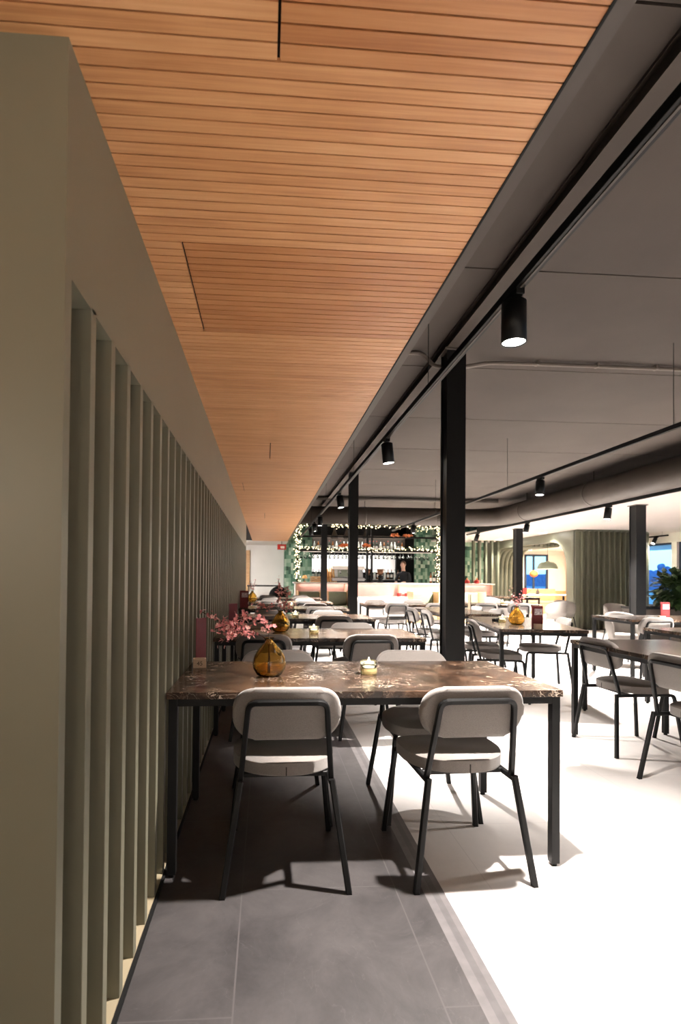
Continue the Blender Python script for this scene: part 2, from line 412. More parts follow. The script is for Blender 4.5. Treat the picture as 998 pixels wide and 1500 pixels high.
# ------------------------------------------------------------------ ceilings
mb = MB()
slots = [(.016, -.2, 1.103+.0*PITCH), (-.281, 1.738, 2.365), (.027, 4.26, 4.85), (-.279, 6.12, 6.75), (-.03, 9.0, 9.9), (.2, 2.36, 2.37)]
hatches = [(.016, -.2, 1.103, XC), (-.281, 1.738, 2.365, XC)]
i = 0; y = Y0 - 30*PITCH
mh = MB(); 
while y < 15.9:
    a, b = y+.002, y+PITCH-.0022
    cuts = [(x, hm) for (x, s0, s1) in slots for hm in (0,) if s0-1e-4 <= (a+b)/2 <= s1]
    x0 = -3.0 if a < 1.084 else XW
    xs = sorted(x for x, _ in cuts)
    edges = [x0] + xs + [XC]
    for p, q in zip(edges, edges[1:]):
        g0 = p + (.003 if p in xs else 0); g1 = q - (.003 if q in xs else 0)
        dark = any(h[1]-1e-4 <= (a+b)/2 <= h[2] and g0 >= h[0]-.001 for h in hatches)
        (mh if dark else mb).bx(g0, g1, a, b, ZW, ZW+.012, 'bamboo_dark' if dark else 'bamboo')
    y += PITCH
wc = struct(mb, 'ceiling', 'lowered bamboo slat ceiling over the aisle')
mh.build('access_hatch', wc)
mb = MB(); mb.bx(-3.0, XC, -3, 15.9, ZW+.011, ZW+.05, 'black_soft'); mb.build('backing', wc)
mb = MB(); mb.bx(XC, XC+.006, -3, 15.9, ZW-.003, ZS, 'black_soft'); mb.bx(XC+.006, XC+.05, -3, 15.9, ZW+.01, ZW+.03, 'duct'); mb.build('edge_fascia', wc)
# concrete planks
mb = MB(); y = 2.9-1.385*4
while y < 21:
    mb.bx(-3.1, 16, y+.005, y+1.38, ZS, ZS+.15, 'taupe'); y += 1.385
mb.bx(-3.1, 16, -3.1, 21, ZS+.02, ZS+.2, 'taupe')
struct(mb, 'ceiling', 'taupe concrete plank ceiling over the dining room')
mb = MB(); mb.bx(5.55, 16, -3, 21, ZH, ZH+.06, 'pinkwhite'); wh = struct(mb, 'ceiling', 'warm white lowered ceiling on the right')
mb = MB(); mb.bx(5.51, 5.55, -3, 13.6, ZH-.012, ZH+.14, 'black_soft'); mb.build('edge_trim', wh)
mb = MB(); mb.bx(-3, .66, 15.9, YE, ZW+.0, ZW+.06, 'pinkwhite'); struct(mb, 'ceiling', 'plain pale ceiling beyond the bamboo ceiling')
# beam and columns
mb = MB(); mb.bx(1.29, 1.43, -3, 15.2, ZB, ZB+.012, 'taupe'); mb.bx(1.29, 1.43, -3, 15.2, ZS-.012, ZS, 'taupe'); mb.bx(1.31, 1.41, -3, 15.2, ZB, ZS, 'taupe')
struct(mb, 'beam', 'taupe steel beam over the row of columns')
def column(x, y, z1, w, label):
    mb = MB(); h = w/2; t = .014
    mb.bx(x-h, x+h, y-h, y-h+t, .012, z1-.012, 'black', .002); mb.bx(x-h, x+h, y+h-t, y+h, .012, z1-.012, 'black', .002)
    mb.bx(x-h+.012, x+h-.012, y-h+t-.001, y+h-t+.001, .012, z1-.012, 'black')
    o = mb.build('column', loc=(0, 0, 0)); o['kind'] = 'structure'; tag(o, label, 'column')
    p = MB(); p.bx(x-h-.03, x+h+.03, y-h-.03, y+h+.03, 0, .012, 'black'); p.build('base_plate', o)
    p = MB(); p.bx(x-h-.02, x+h+.02, y-h-.02, y+h+.02, z1-.012, z1, 'taupe'); p.build('head_plate', o)
column(1.365, 3.82, ZB, .14, 'nearest black steel column behind the front table')
column(1.375, 8.35, ZB, .14, 'second black steel column, halfway to the bar')
column(1.395, 12.75, ZB, .14, 'farthest black column of the left row, close to the bar')
column(6.10, 8.35, ZH, .17, 'black column beside the plant near the right window')
column(6.14, 12.6, ZH, .17, 'black column in front of the arched booth room')
# ducts and conduit
mb = MB(); zc, yc, xc, rr = 2.615, 11.8, 5.25, .2
path = [(-.0+XC+.05, yc, zc), (4.6, yc, zc)] + [(xc-.65+.65*math.sin(R(a)), yc-.65+.65*math.cos(R(a)), zc) for a in range(10, 91, 10)] + [(xc, -3, zc)]
mb.sweep(path, circ(rr, 24), 'duct', smooth=True)
dk = mb.build('ventilation_duct'); tag(dk, 'round taupe ventilation duct bending along the right ceiling edge', 'duct')
for y in (1.0, 3.4, 5.8, 8.2, 10.4):
    mb = MB(); mb.cyl((xc, y-.02, zc), (xc, y+.02, zc), rr+.006, rr+.006, 'duct', 24); mb.build('duct_collar', dk)
    mb = MB(); mb.cyl((xc, y, zc+rr), (xc, y, ZS), .005, .005, 'black', 6); mb.build('hanger', dk)
for x in (2.2, 3.8):
    mb = MB(); mb.cyl((x-.02, yc, zc), (x+.02, yc, zc), rr+.006, rr+.006, 'duct', 24); mb.build('duct_collar', dk)
    mb = MB(); mb.cyl((x, yc, zc+rr), (x, yc, ZS), .005, .005, 'black', 6); mb.build('hanger', dk)
mb = MB(); pts = fillet([(.9, 4.0, ZS-.018), (1.2, 4.0, ZS-.018), (1.26, 3.97, ZB-.05), (1.5, 3.97, ZB-.045), (1.75, 4.1, ZS-.03), (2.1, 4.1, ZS-.025), (12, 4.1, ZS-.025)], .08)
mb.sweep(pts, circ(.016, 8), 'conduit', smooth=True)
cd = mb.build('electrical_conduit'); tag(cd, 'thin taupe conduit clipped across the concrete ceiling', 'pipe')
for x in (2.15, 2.65, 3.15, 3.65, 4.15):
    mb = MB(); mb.box((x, 4.1, ZS-.018), (.02, .05, .036), 'conduit', .003); mb.build('pipe_clip', cd)
mb = MB(); mb.sweep([(XC+.06, 11.2, ZS-.06), (5.0, 11.2, ZS-.06)], circ(.045, 12), 'duct', smooth=True)
tag(mb.build('ceiling_pipe'), 'taupe pipe in front of the crosswise duct', 'pipe')

# ------------------------------------------------------------------ track lighting
def track(x, y0, y1, z, label, wires, ztop=ZS):
    t = thing('lighting_track', label, 'track', (x, y0, z), 0, 'black lighting tracks')
    L = y1-y0; mb = MB(); mb.bx(-.018, .018, 0, L, 0, .034, 'black', .002)
    o = mb.build('rail', t)
    mb = MB(); mb.bx(-.004, .004, .01, L-.01, -.003, .002, 'duct'); mb.build('conductor', t)
    for w in wires:
        mb = MB(); mb.cyl((0, w-y0, .034), (0, w-y0, ztop-z), .0022, .0022, 'black', 6); mb.build('suspension_wire', t)
    return t
ZT = 2.33
track(.955, -2, 14.6, ZT, 'long black track beside the bamboo ceiling edge', (.4, 3.1, 5.8, 8.5, 11.2))
track(2.98, -1, 12.4, ZT, 'middle black track over the right hand tables', (1.0, 3.7, 6.4, 9.2))
track(5.47, 3.0, 14.2, ZH-.05, 'black track along the edge of the warm white ceiling', (), ZH)
track(10.0, 12.6, 14.0, ZH-.12, 'short black track in front of the right window', (12.8, 13.8), ZH)
proto = None
def tspot(x, y, ztr, label, tilt=(0, 0), watts=260, size=102, sc=1., col=(1, .92, .85)):
    global proto
    if proto is None:
        t = thing('track_spotlight', label, 'spotlight', (0, 0, 0), 0, 'black cylinder track spotlights')
        mb = MB(); mb.box((0, 0, -.012), (.034, .11, .024), 'black', .003); mb.build('adapter', t)
        mb = MB(); mb.cyl((0, 0, -.02), (0, 0, -.03), .012, .012, 'black', 10); mb.build('stem', t)
        mb = MB(); mb.lathe([(.0, -.026), (.030, -.026), (.046, -.032), (.0475, -.19), (.0435, -.19), (.0425, -.18), (.0, -.18)], 'black', seg=28, caps=False)
        hd = mb.build('housing', t)
        mb = MB(); mb.lathe([(.0, -.1805), (.043, -.1805), (.043, -.184), (.0, -.184)], 'lens', seg=24, caps=False); mb.build('lens', hd)
        proto = t; o = t
    else: o = dup(proto, label=label)
    o.location = (x, y, ztr); o.scale = (sc, sc, sc)
    for ch in o.children:
        if ch.name.startswith('housing'): ch.rotation_euler = (R(tilt[0]), R(tilt[1]), 0)
    d = Euler((R(tilt[0]), R(tilt[1]), 0)).to_matrix() @ Vector((0, 0, -1))
    p = Vector((x, y, ztr)) + d*.20*sc
    spot('spot_lamp', p, p+d, watts, size, .75, .028, col)
    return o
E1 = 330
tspot(.955, 2.0, ZT, 'nearest and largest black spotlight, above the front table', (0, 0), E1)
tspot(.955, -1.6, ZT, 'black spotlight on the long track behind the viewer', (-22, 0), E1*.5)
tspot(.955, 4.2, ZT, 'second black spotlight on the long track, left of the nearest column', (0, -6), E1, 82)
tspot(.955, 6.95, ZT, 'third black spotlight on the long track, in front of the second column', (0, -8), E1*1.25, 90)
tspot(.955, 9.4, ZT, 'fourth black spotlight on the long track towards the bar', (0, 0), E1*1.25)
tspot(.955, 10.6, ZT, 'fifth black spotlight on the long track towards the bar', (0, -4), E1)
tspot(.955, 11.6, ZT, 'farthest black spotlight on the long track towards the bar', (0, -8), E1*.7)
tspot(2.98, 5.6, ZT, 'black spotlight on the middle track right of the nearest column', (0, 3), E1*.7)
tspot(2.98, 2.6, ZT, 'black spotlight on the middle track outside the view', (0, 0), E1*.55)
tspot(2.98, -.6, ZT, 'black spotlight on the middle track behind the viewer', (-12, 10), E1*.5)
tspot(2.98, 8.3, ZT, 'middle track spotlight hidden behind the nearest column', (0, 0), E1)
tspot(2.98, 10.6, ZT, 'black spotlight on the middle track in front of the bar garland', (0, 0), E1)
tspot(5.47, 8.15, ZH-.05, 'black spotlight under the white ceiling edge, nearest', (0, 8), E1*2.3, 114, sc=1.15)
tspot(5.47, 5.2, ZH-.05, 'black spotlight under the white ceiling edge, out of view', (0, 0), E1*2.3, 114)
tspot(5.47, 10.8, ZH-.05, 'black spotlight under the white ceiling edge, right of the far column', (0, 12), E1*2.3, 114, sc=1.15)
tspot(5.47, 13.4, ZH-.05, 'black spotlight under the white ceiling edge, left of the far column', (10, 15), E1*2.3, 114, sc=1.15)
tspot(10.0, 13.0, ZH-.12, 'black tilted spotlight in front of the right window', (0, 28), E1)

# unseen globe pendants added behind the viewer to brighten bamboo and end panel
def globe(x, y, z, w, label):
    t = thing('fill_globe', label, 'lamp', (x, y, z), 0, 'globe pendants added as fill behind the viewer')
    mb = MB(); mb.ico((0, 0, 0), .12, 'lens_warm', 3); mb.build('globe', t)
    mb = MB(); mb.cyl((0, 0, .11), (0, 0, .16), .03, .03, 'black', 12); mb.cyl((0, 0, .16), (0, 0, ZW-z if x < XC else ZS-z), .004, .004, 'black', 6); mb.build('cord', t)
    l = bpy.data.lights.new('globe_fill', 'POINT'); l.energy = w; l.color = (1, .85, .68); l.shadow_soft_size = .12
    o = bpy.data.objects.new('globe_fill', l); COL.objects.link(o); o.location = (x, y, z-.25)
globe(-1.5, -.9, 1.75, 6.5, 'left unseen globe pendant added as fill behind the viewer')
globe(.1, -1.9, 1.75, 4.5, 'middle unseen globe pendant added as fill behind the viewer')

# ------------------------------------------------------------------ dining chair
def make_chair():
    t = thing('dining_chair', '', 'chair')
    def seatmap(v):
        x, y, z = v; f = (y+.21)/.42
        x2 = x*(.95 + .11*f)
        dz = -.010*math.cos(min(1, abs(x)/.21)*PI/2)*math.cos((y)/.21*PI/2.2) - .012*max(0, f-.75)*4*max(0, f-.75)*4 + .012*max(0, .2-f)*3
        return Vector((x2, y, z + dz))
    out = []
    for k in range(72):
        a = 2*PI*k/72; ca, sa = math.cos(a), math.sin(a); p = 3.0 if sa > 0 else 2.0
        rx = abs(ca)**(2/p)*.215*(1 if ca > 0 else -1); ry = abs(sa)**(2/p)*.215*(1 if sa > 0 else -1)
        out.append((rx, ry - .0))
    mb = MB(); mb.prism(out, .428, .478, 'fabric', seatmap, bev=.018, seg=4)
    seat = mb.build('seat', t)
    mb = MB(); mb.bx(-.0022, .0022, -.2165, -.2120, .436, .470, 'fabric_edge'); mb.build('seam', seat)
    # backrest
    tilt = R(12)
    def backmap(v):
        x, h, d = v
        d2 = d + .80*x*x - .0
        z = h; y = -.232 - math.tan(tilt)*(h-.45)
        return Vector((x, y + d2, z))
    mb = MB(); mb.prism([(x, h+.690) for x, h in rrect(.425, .205, .085, 8)], .004, .046, 'fabric', backmap, bev=.015, seg=4)
    mb.build('backrest', t)
    T = 'black'
    yb = lambda h: -.232 - math.tan(tilt)*(h-.45)
    nz = .42
    mb = MB()
    pts = fillet([(-.180, yb(nz)-.004, nz), (-.150, yb(.742)-.008, .742), (.150, yb(.742)-.008, .742), (.180, yb(nz)-.004, nz)], .035)
    pts = [p + Vector((0, (.80*p.x*p.x*.9), 0)) for p in pts]
    mb.sweep(pts, sqr(.021, .35), T, up=(0, 1, .2)); mb.build('back_frame', t)
    for s in (-1, 1):
        mb = MB(); mb.sweep([(s*.180, yb(nz)-.004, nz+.004), (s*.243, -.275, .004)], sqr(.024, .35), T, up=(0, 1, 0)); mb.bx(s*.243-.011, s*.243+.011, -.286, -.264, 0, .005, 'black_soft'); mb.build('leg', t)
    for s in (-1, 1):
        mb = MB(); mb.sweep(fillet([(s*.178, .150, .412), (s*.190, .195, .410), (s*.232, .245, .004)], .03, 4), sqr(.023, .35), T, up=(1, 0, 0)); mb.bx(s*.232-.011, s*.232+.011, .234, .256, 0, .005, 'black_soft'); mb.build('leg', t)
    mb = MB()
    for s in (-1, 1): mb.sweep([(s*.180, yb(nz), nz-.008), (s*.178, .16, .413)], sqr(.022, .35), T)
    mb.sweep([(-.178, .13, .414), (.178, .13, .414)], sqr(.02, .35), T); mb.sweep([(-.179, -.13, .414), (.179, -.13, .414)], sqr(.02, .35), T)
    mb.build('seat_frame', t)
    return t
chair0 = make_chair(); used = []
def chair(x, y, deg, label, group):
    if not used: o = chair0; o.location = (x, y, 0); o.rotation_euler = (0, 0, R(deg)); o['label'] = label; o['group'] = group; used.append(1); return o
    return dup(chair0, (x, y, 0), R(deg), label, group)

# ------------------------------------------------------------------ tables
def make_table(Lx, Ly, ins=.008):
    t = thing('dining_table', '', 'table'); h = .75
    mb = MB(); mb.box((0, 0, h-.014), (Lx, Ly, .028), 'marble', .0015); mb.build('tabletop', t)
    w = .036; ax, ay = Lx/2-ins-w/2, Ly/2-ins-w/2
    mb = MB()
    for s in (-1, 1):
        mb.box((0, s*ay, h-.028-.015), (2*ax-w, w, .03), 'black', .001); mb.box((s*ax, 0, h-.028-.015), (w, 2*ay-w, .03), 'black', .001)
    mb.build('apron', t)
    for sx in (-1, 1):
        for sy in (-1, 1):
            mb = MB(); mb.box((sx*ax, sy*ay, (h-.028+.012)/2), (w, w, h-.028-.012), 'black', .002)
            lg = mb.build('leg', t)
            mb = MB(); mb.cyl((sx*ax, sy*ay, 0), (sx*ax, sy*ay, .012), .013, .012, 'black_soft', 14); mb.build('foot', lg)
    return t
tab0 = make_table(1.665, .80)
tn = 0
def table(x, y, deg, label, group):
    global tn
    tn += 1
    if tn == 1: o = tab0; o.location = (x, y, 0); o.rotation_euler = (0, 0, R(deg)); o['label'] = label; o['group'] = group; return o
    return dup(tab0, (x, y, 0), R(deg), label, group)
G1, G2 = 'marble tables along the slatted wall', 'marble tables in the open dining room'
C1, C2 = 'grey chairs along the slatted wall', 'grey chairs in the open dining room'
fronts = [2.19, 4.12, 6.05, 7.95, 9.9, 11.85]
ords = ['front', 'second', 'third', 'fourth', 'fifth', 'sixth']
TX = .436
for i, (fy, w) in enumerate(zip(fronts, ords)):
    dx = 0
    table(TX+dx, fy+.4, 0, ('large brown marble table in the foreground with black legs against the slatted wall' if i == 0 else
          'brown marble table against the slatted wall, %s from the front' % w), G1)
    xl, xr = [(.085, .825), (-.0, .80), (.05, .78), (.06, .80), (.10, .76), (.05, .8)][i]
    jl = [(1, 2.5), (-2, 2), (3, -2), (0, 2), (2, -2), (0, 0)][i]
    nl = 'the foreground table' if i == 0 else 'the %s table along the slatted wall' % w
    chair(xl, fy+.138, jl[0], 'left grey chair on the near side of %s' % nl, C1)
    chair(xr, fy+.138, jl[1], 'right grey chair on the near side of %s' % nl, C1)
    chair(xl+.0, fy+.667, 180+jl[1], 'left grey chair on the far side of %s' % nl, C1)
    chair(xr+.03, fy+.667, 180-jl[0], 'right grey chair on the far side of %s' % nl, C1)
# open room
table(2.80, 3.22, 90, 'brown marble table at the right edge, seen end-on with the blue window reflection', G2)
chair(2.68, 3.76, -88, 'grey chair tucked under the right edge table, left side, farther one', C2)
chair(2.60, 2.92, -86, 'grey chair at the right edge cut off by the picture border', C2)
chair(3.27, 3.72, 90, 'grey chair on the hidden right side of the right edge table', C2)
table(2.78, 5.66, 78.5, 'brown marble table with amber vase and red menu right of the nearest column', G2)
chair(2.40, 5.33, -104, 'grey chair on the left side of the vase and red menu table, nearer one', C2)
chair(2.47, 6.02, -104, 'grey chair left of the red menu table, partly behind the nearest column', C2)
chair(3.12, 5.85, 78, 'grey chair on the right side of the vase and red menu table', C2)
table(2.80, 7.80, 90, 'brown marble table seen behind the nearest column', G2)
chair(2.42, 7.06, -92, 'grey chair just left of the nearest column, nearer of the pair facing right', C2)
chair(2.40, 7.72, -88, 'grey chair left of the nearest column, farther of the pair facing right', C2)
chair(3.05, 7.42, 90, 'brightly lit grey chair behind the candle on the vase table', C2)
chair(3.05, 8.15, 90, 'brightly lit grey chair just right of the nearest column', C2)
table(2.62, 9.72, 0, 'brown marble table between the second and the nearest column, before the glowing bar', G2)
chair(2.27, 9.42, 6, 'grey chair with its back to the viewer, before the glowing bar', C2)
chair(2.2, 10.4, 178, 'grey chair facing the viewer behind the table before the bar', C2)
chair(3.05, 9.45, -4, 'grey chair beside the nearest column, its back to the viewer', C2)
chair(3.0, 10.4, 182, 'grey chair behind the nearest column, facing the viewer', C2)
table(4.32, 10.0, 0, 'dark marble table with a small candle in front of the fluted arch', G2)
chair(3.98, 9.62, 2, 'grey chair left of the red menu, its back towards the viewer', C2)
chair(4.62, 9.62, -3, 'grey chair behind the red menu, its back towards the viewer', C2)
chair(4.0, 10.62, 180, 'grey chair on the far side of the dark table by the fluted arch, left', C2)
table(4.18, 4.26, 90, 'dark marble table at the right border behind the right edge table', G2)
table(5.22, 6.50, 0, 'marble table in front of the fluted green wall with red menu and wooden block', G2)
chair(4.56, 6.17, 3, 'grey chair at the right border with its frame towards the viewer', C2)
chair(5.4, 6.17, 0, 'grey chair outside the right border at the fluted wall table', C2)
table(6.72, 14.2, 90, 'marble table before the arched booth room', G2)

# tub chairs
def make_tub():
    t = thing('tub_chair', '', 'chair')
    prof = []
    mb = MB(); n = 30
    def ring(r, z0, z1, th):
        pass
    # curved shell back
    for (r0, r1, s) in ((.285, .245, 1),):
        vo = []
        for k in range(n+1):
            a = R(-205 + 230*k/n) ; e = math.sin(PI*k/n)**.5
            hz = .47 + .33*(.45+.55*e)
            ca, sa = math.cos(a), math.sin(a)
            vo.append([mb.bm.verts.new((r0*.82*ca, r0*.82*sa, .40)), mb.bm.verts.new((r0*ca, r0*sa, .55)), mb.bm.verts.new((r0*1.02*ca, r0*1.02*sa, hz-.015)), mb.bm.verts.new((.265*ca, .265*sa, hz)), mb.bm.verts.new((r1*ca, r1*sa, hz-.015)), mb.bm.verts.new((r1*.9*ca, r1*.9*sa, .48))])
        fs = []
        for A, B in zip(vo, vo[1:]):
            for q in range(6): fs.append(mb.bm.faces.new((A[q], A[(q+1) % 6], B[(q+1) % 6], B[q])))
        fs.append(mb.bm.faces.new(vo[0])); fs.append(mb.bm.faces.new(list(reversed(vo[-1]))))
        mb._fin(fs, 'shell', True)
    mb.build('backrest', t)
    mb = MB(); mb.lathe([(.0, .37), (.21, .37), (.235, .39), (.24, .44), (.22, .475), (.0, .485)], 'shell', seg=32, caps=False); mb.build('seat', t)
    for sx in (-1, 1):
        for sy in (-1, 1):
            mb = MB(); mb.cyl((sx*.16, sy*.16, .375), (sx*.23, sy*.23, 0), .016, .011, 'black', 10); mb.build('leg', t)
    return t
tub0 = make_tub(); G3 = 'round light grey tub chairs'
tub0.scale = (.80, .80, .94); tub0.location = (5.2, 7.42, 0); tub0.rotation_euler = (0, 0, R(175)); tub0['label'] = 'light grey tub chair in front of the fluted green wall, facing the viewer'; tub0['group'] = G3
dup(tub0, (7.08, 10.3, 0), R(170), 'light grey tub chair beside the far right column, behind the nearer tub chair', G3)
dup(tub0, (6.42, 11.4, 0), R(20), 'light grey tub chair under the arch opening, right of the red menu', G3)
dup(tub0, (7.05, 12.1, 0), R(-60), 'light grey tub chair at the right edge of the arch opening', G3)
dup(tub0, (5.1, 11.2, 0), R(10), 'light grey tub chair behind the red menu card', G3)
dup(tub0, (6.0, 13.55, 0), R(-70), 'light grey tub chair at the far table before the arch', G3)

# ------------------------------------------------------------------ table items
def vase(x, y, z, sc, label, rot=0):
    t = thing('bud_vase', label, 'vase', (x, y, z), rot, 'amber glass vases'); t.scale = (sc, sc, sc)
    fn = lambda a, zz: 1 + .035*math.sin(7*a + 14*zz)*max(0, 1-abs(zz-.07)/.08) + .03*math.cos(2*a+.6)
    outp = [(.0, .002), (.040, .0), (.058, .008), (.074, .035), (.0775, .062), (.071, .092), (.055, .122), (.036, .146), (.022, .160), (.0185, .168), (.021, .176), (.029, .183)]
    inn = [(.026, .183), (.0165, .174), (.015, .167), (.0185, .158), (.033, .142), (.052, .118), (.067, .09), (.0735, .062), (.070, .037), (.054, .012), (.037, .006), (.0, .006)]
    mb = MB(); mb.lathe(outp + inn, 'amber', seg=56, fn=fn, caps=False); mb.build('glass_body', t)
    return t
def flower(mb, c, r, d, m):
    d = Vector(d).normalized(); q = d.to_track_quat('Z', 'Y'); c = Vector(c); a0 = random.random()*6
    for k in range(5):
        a = a0 + 2*PI*k/5
        u = q @ Vector((math.cos(a), math.sin(a), 0)); w = q @ Vector((-math.sin(a), math.cos(a), 0)); n = q @ Vector((0, 0, 1))
        p = [c, c+u*r*.55+w*r*.42+n*r*.25, c+u*r*1.05+n*r*.4, c+u*r*.55-w*r*.42+n*r*.25]
        f = mb.bm.faces.new([mb.bm.verts.new(v) for v in p]); mb._fin([f], m)
def branch(x, y, z, sc, stems, label, nfl=9, group='blossom branches in amber vases'):
    t = thing('blossom_branch', label, 'branch', (x, y, z), 0, group); t.scale = (sc, sc, sc)
    mb = MB(); fb = MB()
    for st in stems:
        pts = fillet([Vector(p) for p in st], .08, 6)
        n = len(pts)
        mb.sweep([p for p in pts], circ(.0022, 5), 'twig')
        for i in range(n):
            f = i/(n-1)
            if f < .35: continue
            for q in range(nfl):
                p = pts[i] + Vector((random.gauss(0, .014), random.gauss(0, .014), random.gauss(0, .014)))
                d = Vector((random.gauss(0, 1), random.gauss(0, 1) - .5, random.gauss(0, 1) + .3))
                flower(fb, p, random.uniform(.007, .013), d, 'pink' if random.random() < .68 else 'pink2')
    mb.build('twig', t); o = fb.build('blossoms', t); o['kind'] = 'stuff'
    return t
def candle(x, y, z, sc, label):
    t = thing('tealight_holder', label, 'candle', (x, y, z), 0, 'glass tealight holders'); t.scale = (sc, sc, sc)
    fn = lambda a, zz: 1 - .03*abs(math.sin(4*a))
    mb = MB(); mb.lathe([(.0, .0), (.038, 0), (.041, .004), (.041, .028), (.038, .032), (.0, .032)], 'honey', seg=32, fn=fn, caps=False); mb.build('glass_foot', t)
    mb = MB(); mb.lathe([(.030, .0325), (.041, .036), (.044, .066), (.041, .066), (.037, .042), (.030, .036)], 'greenglass', seg=32, fn=fn, caps=False); mb.build('glass', t)
    mb = MB(); mb.lathe([(.0, .0365), (.029, .0365), (.032, .058), (.0, .056)], 'wax', seg=24, caps=False); w = mb.build('candle', t)
    mb = MB(); mb.lathe([(.0, .057), (.004, .060), (.0055, .066), (.003, .075), (.0, .083)], 'flame', seg=12, caps=False); mb.build('flame', w)
    return t
def block(x, y, z, rot, label, digits=None):
    t = thing('number_block', label, 'table number', (x, y, z), rot, 'wooden table number blocks')
    mb = MB(); w, d, h, th = .066, .05, .046, .008
    mb.bx(-w/2, w/2, -d/2, -d/2+th, 0, h, 'oak_lite', .001); mb.bx(-w/2, w/2, d/2-th, d/2, 0, h, 'oak_lite', .001)
    mb.bx(-w/2, -w/2+th, -d/2+th, d/2-th, 0, h, 'oak_lite', .001); mb.bx(w/2-th, w/2, -d/2+th, d/2-th, 0, h, 'oak_lite', .001); mb.bx(-w/2+th, w/2-th, -d/2+th, d/2-th, 0, .01, 'oak_lite')
    mb.build('wooden_box', t)
    if digits:
        for (lx, ly, rz) in ((0, -d/2-.0004, 0), (w/2+.0004, 0, PI/2)):
            cu = bpy.data.curves.new('number', 'FONT'); cu.body = digits; cu.size = .03; cu.align_x = 'CENTER'; cu.extrude = .0003
            cu.materials.append(M['twig'])
            tmp = bpy.data.objects.new('tmp', cu); COL.objects.link(tmp)
            dg = bpy.context.evaluated_depsgraph_get(); me = bpy.data.meshes.new_from_object(tmp.evaluated_get(dg))
            bpy.data.objects.remove(tmp)
            o = bpy.data.objects.new('painted_number', me); COL.objects.link(o); o.parent = t
            o.location = (lx, ly, .013); o.rotation_euler = (PI/2, 0, rz)
    return t
def menu(x, y, z, rot, label, h=.215, w=.10, ang=16, mats=('maroon', 'maroon_in'), pic=True, lean=0):
    t = thing('menu_card', label, 'menu', (x, y, z), rot, 'standing menu cards')
    fr = MB(); fr.box((0, 0, h/2), (w, .0025, h), mats[0], .0004)
    a = R(ang)
    o = fr.build('front_panel', t, rot=(-R(lean), 0, -a/2), loc=(0, -.012, 0))
    if pic:
        mb = MB(); mb.box((.008, -.0018, h*.74), (w*.72, .001, h*.28), 'cardpic'); mb.build('picture', o)
        mb = MB()
        for q in range(3): mb.box((.0, -.0016, h*(.50-.07*q)), (w*(.62-.1*q), .0008, .004), 'maroon_in')
        mb.build('text_lines', o)
    bk = MB(); bk.box((0, 0, h/2), (w, .0025, h), mats[1], .0004); bk.build('back_panel', t, rot=(R(lean), 0, a/2), loc=(0, .012, 0))
    return t
ZTB = .75
vase(.02, 2.55, ZTB, 1.0, 'large amber glass vase on the foreground table')
branch(.02, 2.55, ZTB, 1.0, [
    [(.0, 0, .012), (-.003, 0, .17), (-.09, .04, .215), (-.17, .06, .235), (-.25, .05, .26), (-.32, .03, .30)],
    [(.004, .004, .012), (.0, .0, .175), (-.07, .02, .20), (-.15, .0, .215), (-.19, -.02, .20), (-.225, -.04, .16)],
    [(-.1, .04, .215), (-.16, .03, .25), (-.21, .02, .235), (-.26, .02, .22)],
    [(-.006, -.004, .012), (0, .0, .18), (-.012, .03, .25), (-.10, .08, .275), (-.17, .09, .285)],
    ], 'long pink blossom branch leaning left from the foreground vase', 4)
candle(.508, 2.585, ZTB, 1.0, 'lit tealight in a pale green glass on the foreground table')
block(-.338, 2.80, ZTB, R(8), 'small wooden number block at the wall end of the foreground table', '45')
menu(-.352, 2.872, ZTB, R(78), 'dark red folded menu standing behind the foreground number block', .25, .095, 30, pic=False)
vase(.13, 4.60, ZTB, 1.02, 'amber glass vase on the second table along the wall')
branch(.13, 4.60, ZTB, 1.0, [
    [(0, 0, .012), (0, 0, .18), (-.02, .02, .26), (-.01, .0, .36), (-.02, .02, .45)],
    [(.003, 0, .012), (.0, 0, .18), (.05, .02, .25), (.07, .0, .33), (.06, .0, .38)],
    [(.0, 0, .17), (.06, -.01, .21), (.12, -.02, .24)],
    [(0, .0, .17), (-.05, -.02, .22), (-.15, -.04, .22), (-.25, -.02, .24)],
    ], 'upright pink blossom branch in the second table vase', 5)
candle(.405, 4.43, ZTB, 1.0, 'lit tealight on the second table along the wall')
block(-.20, 4.88, ZTB, 0, 'small number block on the second table along the wall')
menu(-.30, 4.83, ZTB, R(60), 'dark red menu on the second table by the slatted wall', .23, .10, 30, pic=False)
candle(.352, 6.25, ZTB, 1.0, 'lit tealight on the third table along the wall')
candle(.40, 8.2, ZTB, 1.0, 'lit tealight on the fourth table along the wall')
vase(-.25, 10.1, ZTB, 1.15, 'bright amber vase at the far end of the slatted wall')
branch(-.25, 10.1, ZTB, 1.15, [[(0, 0, .012), (0, 0, .18), (.03, 0, .26), (.05, .0, .36)], [(0, 0, .17), (-.03, 0, .25), (-.02, 0, .33)]], 'sparse pink blossom twigs in the far amber vase', 3)
menu(-.33, 8.25, ZTB, R(10), 'purple red menu card on the fourth table by the wall', .26, .13, 20, mats=('maroon', 'maroon_in'))
vase(2.62, 5.40, ZTB, 1.02, 'amber vase beside the red menu in the open room')
branch(2.62, 5.40, ZTB, 1.0, [[(0, 0, .012), (0, 0, .18), (-.03, 0, .27), (-.06, .01, .38)], [(.002, 0, .012), (0, 0, .18), (.05, 0, .27), (.16, .02, .36)], [(0, 0, .17), (.01, 0, .25), (.04, .0, .33)]], 'thin branch with pale blossoms in the open room vase', 2)
menu(2.62, 4.98, ZTB, R(-8), 'red menu with a picture standing beside the open room vase', .215, .10, 14)
block(2.60, 4.925, ZTB, R(-8), 'pale wooden block under the red menu with a picture')
